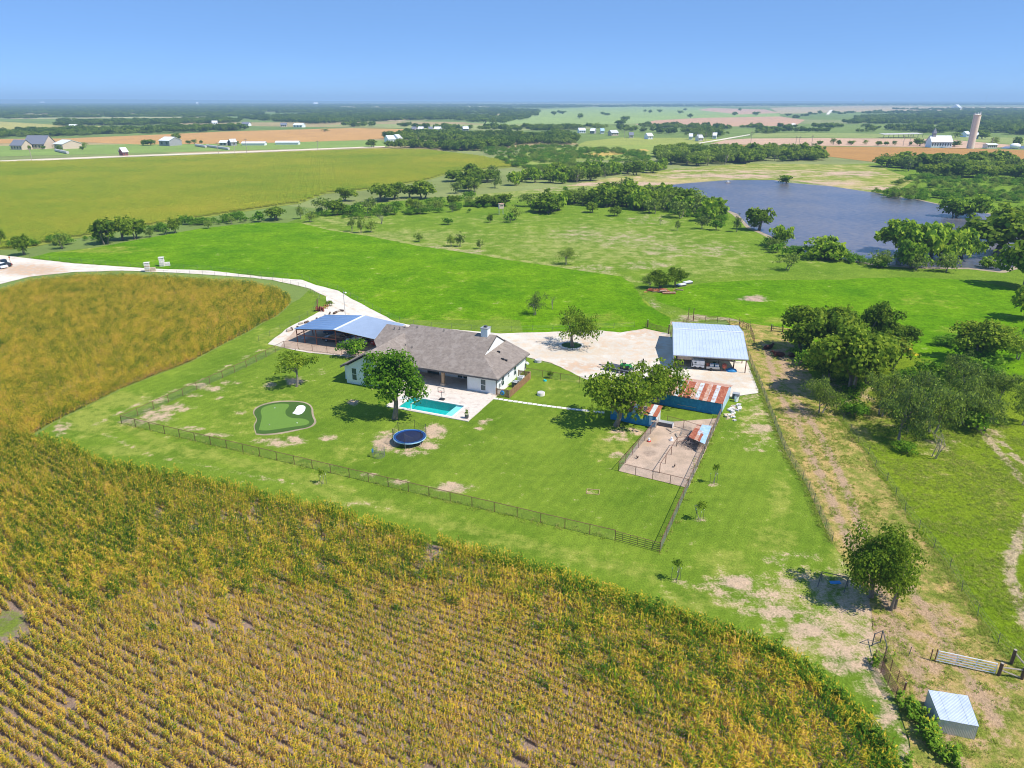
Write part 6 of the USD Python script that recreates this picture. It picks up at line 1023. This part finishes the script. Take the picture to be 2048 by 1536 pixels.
for i, (x, y, w, rf, wl, lb) in enumerate([(829,263,10,'roof_slate','wall_grey','dark roofed house at the left of the far homestead'),(842,263,12,'roof_white','wall_cream','cream walled house in the middle of the far homestead'),(861,263,9,'roof_slate','white_siding','small dark roofed house right of the cream one'),(876,263,15,'roof_white','white_siding','white barn at the right end of the far homestead'),(931,262.5,13,'roof_white','wall_grey','white roofed barn alone in the meadow right of the homestead'),
  (148,257,20,'roof_white','wall_grey','white barn among the left far trees'),(143,247,5,'roof_white','wall_cream','tiny pale house left of the far tree band'),(184,250,8,'roof_white','white_siding','white house in the left far tree band'),(207,250,11,'tin_pale','wall_tan','tan house right of the white one in the far tree band'),(430,249,12,'roof_white','white_siding','white low barn before the long dark wood'),(493,252,18,'roof_slate','white_siding','grey roofed white house at the end of the far tree row'),(568,254,14,'roof_slate','wall_tan','dark roofed house at the edge of the stubble field'),(599,254.5,24,'roof_white','white_siding','long white barn at the edge of the stubble field'),
  (1163,266,16,'roof_white','white_siding','white barn at the left of the far hamlet'),(1186,267,11,'roof_white','wall_grey','low white roofed house in the far hamlet'),(1204,267,8,'tin_blue','white_siding','blue roofed house in the far hamlet'),(1226,271,18,'tin_pale','wall_tan','pinkish tan house at the right of the far hamlet'),(1262,276,10,'roof_slate','wall_cream','small house behind the far trees'),(1297,278,13,'roof_white','white_siding','white shed below the far tree row'),(1381,279,8,'roof_white','white_siding','white gabled shed left of the white track'),(1398,282,11,'tin_pale','wall_cream','cream shed beside the white track'),(1429,277,9,'roof_white','white_siding','round ended white shed at the bend of the white track'),
  (85,206.5,7,'roof_white','white_siding','white speck of a house on the pale far strip'),(395,208.5,5,'roof_white','white_siding','white house on the far wooded skyline'),(632,209.5,9,'roof_white','white_siding','long white building on the far skyline'),(1912,218.5,8,'roof_white','white_siding','white barn on the right far ridge'),(2008,201.8,12,'roof_white','white_siding','long white building on the right skyline'),(1930,274,10,'roof_white','white_siding','white house half hidden by trees left of the tower'),(1951,277,5,'roof_white','white_siding','little white building right of the tower')]):
    far('far_house', lb, 'house', (x,y), w*.8, 12+y*.02*(y<240)*10, 3.6 if y > 240 else 8, (.3*i)%.7-.3, rf, wl, .25, 3)
c, w = far('chapel','white walled chapel with a long white metal roof beside the tower','church',(1876,294.5),39,13,5.2,-.1,'roof_white','white_siding',.42,8); MB().poly([(-w/2+2,-1.6,5),(-w/2+5,-1.6,5),(-w/2+5,-1.6,13),(-w/2+2,-1.6,13)],(0,3,0)).put(c,'belfry','wall_grey'); v = np.array([(-w/2+1.6,-2,13),(-w/2+5.4,-2,13),(-w/2+5.4,2,13),(-w/2+1.6,2,13),(-w/2+3.5,0,18)]); MB().add(v,[[0,1,4],[1,2,4],[2,3,4],[3,0,4]]).put(c,'spire','roof_slate')
for (x, y, w, lb) in ((509,290.5,50,'left long white poultry house beyond the far track'),(576,289,50,'right long white poultry house beyond the far track')): far('poultry_house', lb, 'shed', (x,y), w*.9, 8, 2.2, .02, 'roof_white','white_siding',.15,0)
for (x0, y0, x1, y1, lb) in ((392,292.5,412,295.5,'upper length of the grey concrete pipe row on the far green field'),(414,294,458,300,'long lower length of the grey concrete pipe row on the far green field'),(112,303,136,308,'grey pipe lying beside the farm lane of the slate roofed house'),(1767,276.5,1845,275,'long grey roofed open shed behind the row of field trees')):
    a_, b_ = G(x0,y0), G(x1,y1); s = thing('long_pipe' if x0 < 1000 else 'long_shed', lb, 'pipe' if x0 < 1000 else 'shed')
    if x0 < 1000: MB().tube([(*a_,1.2),(*b_,1.2)],1.2,8).put(s,'barrel','concrete_grey'); MB().tube([(*((a_+b_)/2-.01*(b_-a_)),1.2),(*((a_+b_)/2+.01*(b_-a_)),1.2)],1.35,8).put(s,'collar','concrete_grey')
    else:
        MB().poly([(*a_,4),(*b_,4),(*(b_+[0,14]),4.6),(*(a_+[0,14]),4.6)],(0,0,.4)).put(s,'roof','concrete_grey')
        for k in range(9): q = a_+(b_-a_)*k/8; MB().tube([(*q,0),(*q,4)],.3,5).put(s,'post','dark_metal')
tw = thing('standpipe_tower', 'tall pale tan cylindrical water tower at the right', 'water tower', (*G(1940,297),0))
MB().tube([(0,0,0),(0,0,29.6)],3.15,32).put(tw,'shaft','tower_tan'); MB().tube([(0,0,29.6),(0,0,30.0)],3.4,32).put(tw,'top_rim','tower_tan'); MB().ball((0,0,30.0),(2.6,2.6,.7),8).put(tw,'dome','wall_cream')
m = MB(); a8 = np.linspace(0,6.283,25); m.tube(np.column_stack([3.3*np.cos(a8),3.3*np.sin(a8),np.full(25,31.1)]),.12,4,cap=False)
for k in range(12): m.tube([(3.3*math.cos(k*.5236),3.3*math.sin(k*.5236),30),(3.3*math.cos(k*.5236),3.3*math.sin(k*.5236),31.1)],.1,4)
m.put(tw,'railing','grey_metal')
for k, (x, y) in enumerate(((2.6,0),(1.6,1.8),(-1.4,2))): MB().tube([(x,y,30),(x,y,33.0-k*.6)],.22,5).put(tw,'antenna','plastic_white')
MB().tube([(-3.2,-.6,0),(-3.2,-.6,29.6)],.15,4).put(tw,'ladder','grey_metal')
wt = thing('far_water_tower', 'tiny white water tower on the right skyline', 'water tower', (*G(1725,208),0)); hh = 34; MB().tube([(0,0,0),(0,0,hh)],3.5,10).put(wt,'stem','plastic_white'); MB().ball((0,0,hh+5),(11,11,8),8).put(wt,'bowl','plastic_white')
ma = thing('radio_mast', 'thin lattice radio mast on the right skyline', 'mast', (*G(1969,209),0)); MB().tube([(0,0,0),(10,0,120)],.9,4).put(ma,'mast','grey_metal'); MB().ball((10,0,121),(1.2,1.2,2),5).put(ma,'beacon','red_paint')
gt = thing('gas_tank', 'white domed gas tank by the small blue pond right of the tower', 'tank', (*G(2029,297.5),0)); MB().ball((0,0,2.6),(5,3,2.6),10).put(gt,'shell','plastic_white'); MB().slab((-4,-1,0),(4,1,.8)).put(gt,'saddle','concrete_grey')
far('farm_shed','low cream bus like shed right of the tall tower','shed',(1979,296.5),19,8,3.4,0,'roof_white','wall_cream',.12,5)
zone('far_pond',[(2000,297),(2010,293),(2048,292),(2100,293),(2090,298)],'pond_water',.12,20,0,0,dirt=None)
for i, (x, y, t) in enumerate(((64,321,309),(437,307,284),(470,305,286),(494,306,277),(636,301,288),(1501,290,262),(1591,291,272),(1598,291,275),(1623,291,270),(1806,292,270),(1818,292,268),(1982,296,276),(1396,283,268),(1411,282,264),(1424,281,263),(1249,277,260))):
    s = thing('power_pole', 'thin grey wooden power pole along the distant road', 'pole', (*G(x,y),0), group='power poles of the plain'); hh = max(9,hz((x,y),t)); MB().tube([(0,0,0),(0,0,hh)],.22,5).put(s,'pole','wood_grey'); MB().slab((-1.3,-.1,hh-1.2),(1.3,.1,hh-.95)).put(s,'crossarm','wood_dark')
FT = [(38,296,283,8),(120,302,289,12),(170,296,283,14),(165,300,290,10),(300,291,276,24),(288,291,279,12),(310,289,279,14),(352,281,265,22),(378,288,279,10),(390,288,277,14),(402,287,280,9),(472,290,280,14),(743,294,277,22),(794,279,270,14),(650,263,257,18),(1638,291,279,12),(1665,290,274,14),(1678,290,279,10),(1702,290,279,14),(1731,290,278,12),(1757,291,281,14),(1773,291,281,11),(1790,291,280,14),(1820,291,282,8),(1838,292,273,18),(1851,292,279,14),(1908,293,278,24),(1895,294,280,14),(1912,276,262,22),(1935,274,262,16),(1965,278,260,22),(1984,292,271,22),(2035,292,272,20),(1625,292,286,8),(1632,292,286,8),(100,297,287,12),(86,299,290,9),(60,300,290,8)]
FT.sort()
for i, (x, y, t, w) in enumerate(FT): tree(f'belt_{"oak" if i%3 else "mesq"}_{i%3}','oak' if i%3 else 'mesq','farm_tree',f'{ordinal("ft%d" % (0 if x < 500 else 1 if x < 900 else 2 if x < 1860 else 3))} round tree from the left {"by the left far farm buildings" if x < 500 else "beyond the far track" if x < 900 else "in the row between milo and pink field" if x < 1860 else "around the chapel and tower"}','tree',(x,y),t,w,seed=i,leaf=2.6,dens=.25,group='trees by the far farms '+('left' if x < 500 else 'middle' if x < 900 else 'field row' if x < 1860 else 'tower'))
# ------------------------------------------------------------------ weeds and grass tufts
LEAF('weed_leaf', [(0,(.09,.20,.012)),(.55,(.22,.36,.025)),(.8,(.30,.33,.03)),(.86,(.75,.55,.02)),(1,(.80,.60,.03))], trans=.3, pscale=.3, pw=.2, objvar=.2)
LEAF('tuft_leaf', [(0,(.16,.28,.02)),(.5,(.30,.37,.04)),(1,(.56,.45,.17))], trans=.3, pscale=.2, pw=.7, objvar=.3)
def weed(seed):
    def make(path):
        rg = np.random.default_rng(seed); m = MB(); t = []
        for k in range(5):
            b = rg.normal(0,.25,2); h = rg.uniform(.7,1.6); m.tube([(*b,0),(*(b+rg.normal(0,.1,2)),h)],[.02,.01],3,cap=False); t.append(np.full(6,.3))
            for j in range(9): v, f = blade(rg,(*b,h*rg.uniform(.2,1)),rg.uniform(0,6.28),rg.uniform(.22,.4),rg.uniform(.12,.2),rg.uniform(.1,.9),rg.uniform(.2,.7),2); m.add(v,f); t.append(np.full(len(v),rg.uniform(.05,.6)))
            if rg.random() < .55: v, f = blade(rg,(*b,h),rg.uniform(0,6.28),.16,.14,.9,.2,2); m.add(v,f); t.append(np.full(len(v),.95))
        v, f = m.out(); return tinted(path,v,f,np.concatenate(t),'weed_leaf')
    return make
def tuft(seed):
    def make(path):
        rg = np.random.default_rng(seed); m = MB(); t = []
        for k in range(16): v, f = blade(rg,(*rg.normal(0,.12,2),0),rg.uniform(0,6.28),rg.uniform(.2,.42),.035,rg.uniform(.7,1.4),rg.uniform(.2,.6),2); m.add(v,f); t.append(np.full(len(v),np.clip(rg.normal(.4,.2),0,1)))
        v, f = m.out(); return tinted(path,v,f,np.concatenate(t),'tuft_leaf')
    return make
rg = np.random.default_rng(33); P = []
edge = LineString(CES)
for s in np.arange(0, edge.length, .35):
    q = np.array(edge.interpolate(s).coords[0]); x, y = W(*q)
    pr = np.interp(x, [0,120,900,1150,1300,1400,1900],[.06,.10,.05,.22,.6,.9,.9])
    for _ in range(3):
        if rg.random() < pr and x > -60: P.append(q+rg.normal(0,.55,2))
for s, e, n_ in ((G(1806,1408),G(1868,1482),26),(G(1850,1470),G(1905,1536),36),(G(1735,1336),G(1765,1318),6)):
    for k in range(n_): P.append(s+(e-s)*rg.random()+rg.normal(0,.28,2))
P = np.array(P); tag(instancer('/World/edge_weeds',[weed(k) for k in range(4)],np.column_stack([P,np.zeros(len(P))]),rg.integers(0,4,len(P)),rg.uniform(0,6.28,len(P)),rg.uniform(.4,.95,len(P))),'green weeds and yellow wildflowers along the corn edge and cattle chute','weeds',kind='stuff')
P = []
for poly, n_ in ((LANE,6000),(F2+[(2400,1500),(2300,800),(1980,700),(1660,720)],7000)):
    Pg = Polygon(GP(poly)).buffer(0); x0,y0,x1,y1 = Pg.bounds; q = np.column_stack([rg.uniform(x0,min(x1,75),n_*3),rg.uniform(max(y0,28),min(y1,105),n_*3)]); q = q[shapely.contains_xy(Pg,q[:,0],q[:,1])]; x, y = W(q[:,0],q[:,1]); q = q[(x < 2150)]; th = meshkit.fbm(np.column_stack([q*.35,0*q[:,0]]),3,9); P.append(q[rg.random(len(q)) < np.clip((th-.35)*4,0.05,1)][:n_])
for ln_, n_ in ((F1[2:],900),(F2,900),([(243.5,847.4),(1230,1081)],350),([(1319.5,1105),(1440,834)],200)):
    L_ = LineString(GP(ln_)); P.append(np.array([L_.interpolate(t_).coords[0] for t_ in rg.uniform(0,L_.length,n_)])+rg.normal(0,.28,(n_,2)))
P = np.vstack(P); tag(instancer('/World/grass_tufts',[tuft(k) for k in range(4)],np.column_stack([P,np.zeros(len(P))]),rg.integers(0,4,len(P)),rg.uniform(0,6.28,len(P)),rg.uniform(.5,1.2,len(P))),'tufts of longer grass in the dry lane and right pasture','grass',kind='stuff')
# ------------------------------------------------------------------ air
usdkit.material(stage, '/World/Looks/air_haze', {'v':('principled_volume',{'density':1.5e-4,'color':(.50,.75,1.0)})}, [], volume='v.volume')
mesh('/World', 'haze', MB().slab((-26000,-26000,-1.1),(26000,26000,150)).out(), 'air_haze', kind='stuff')
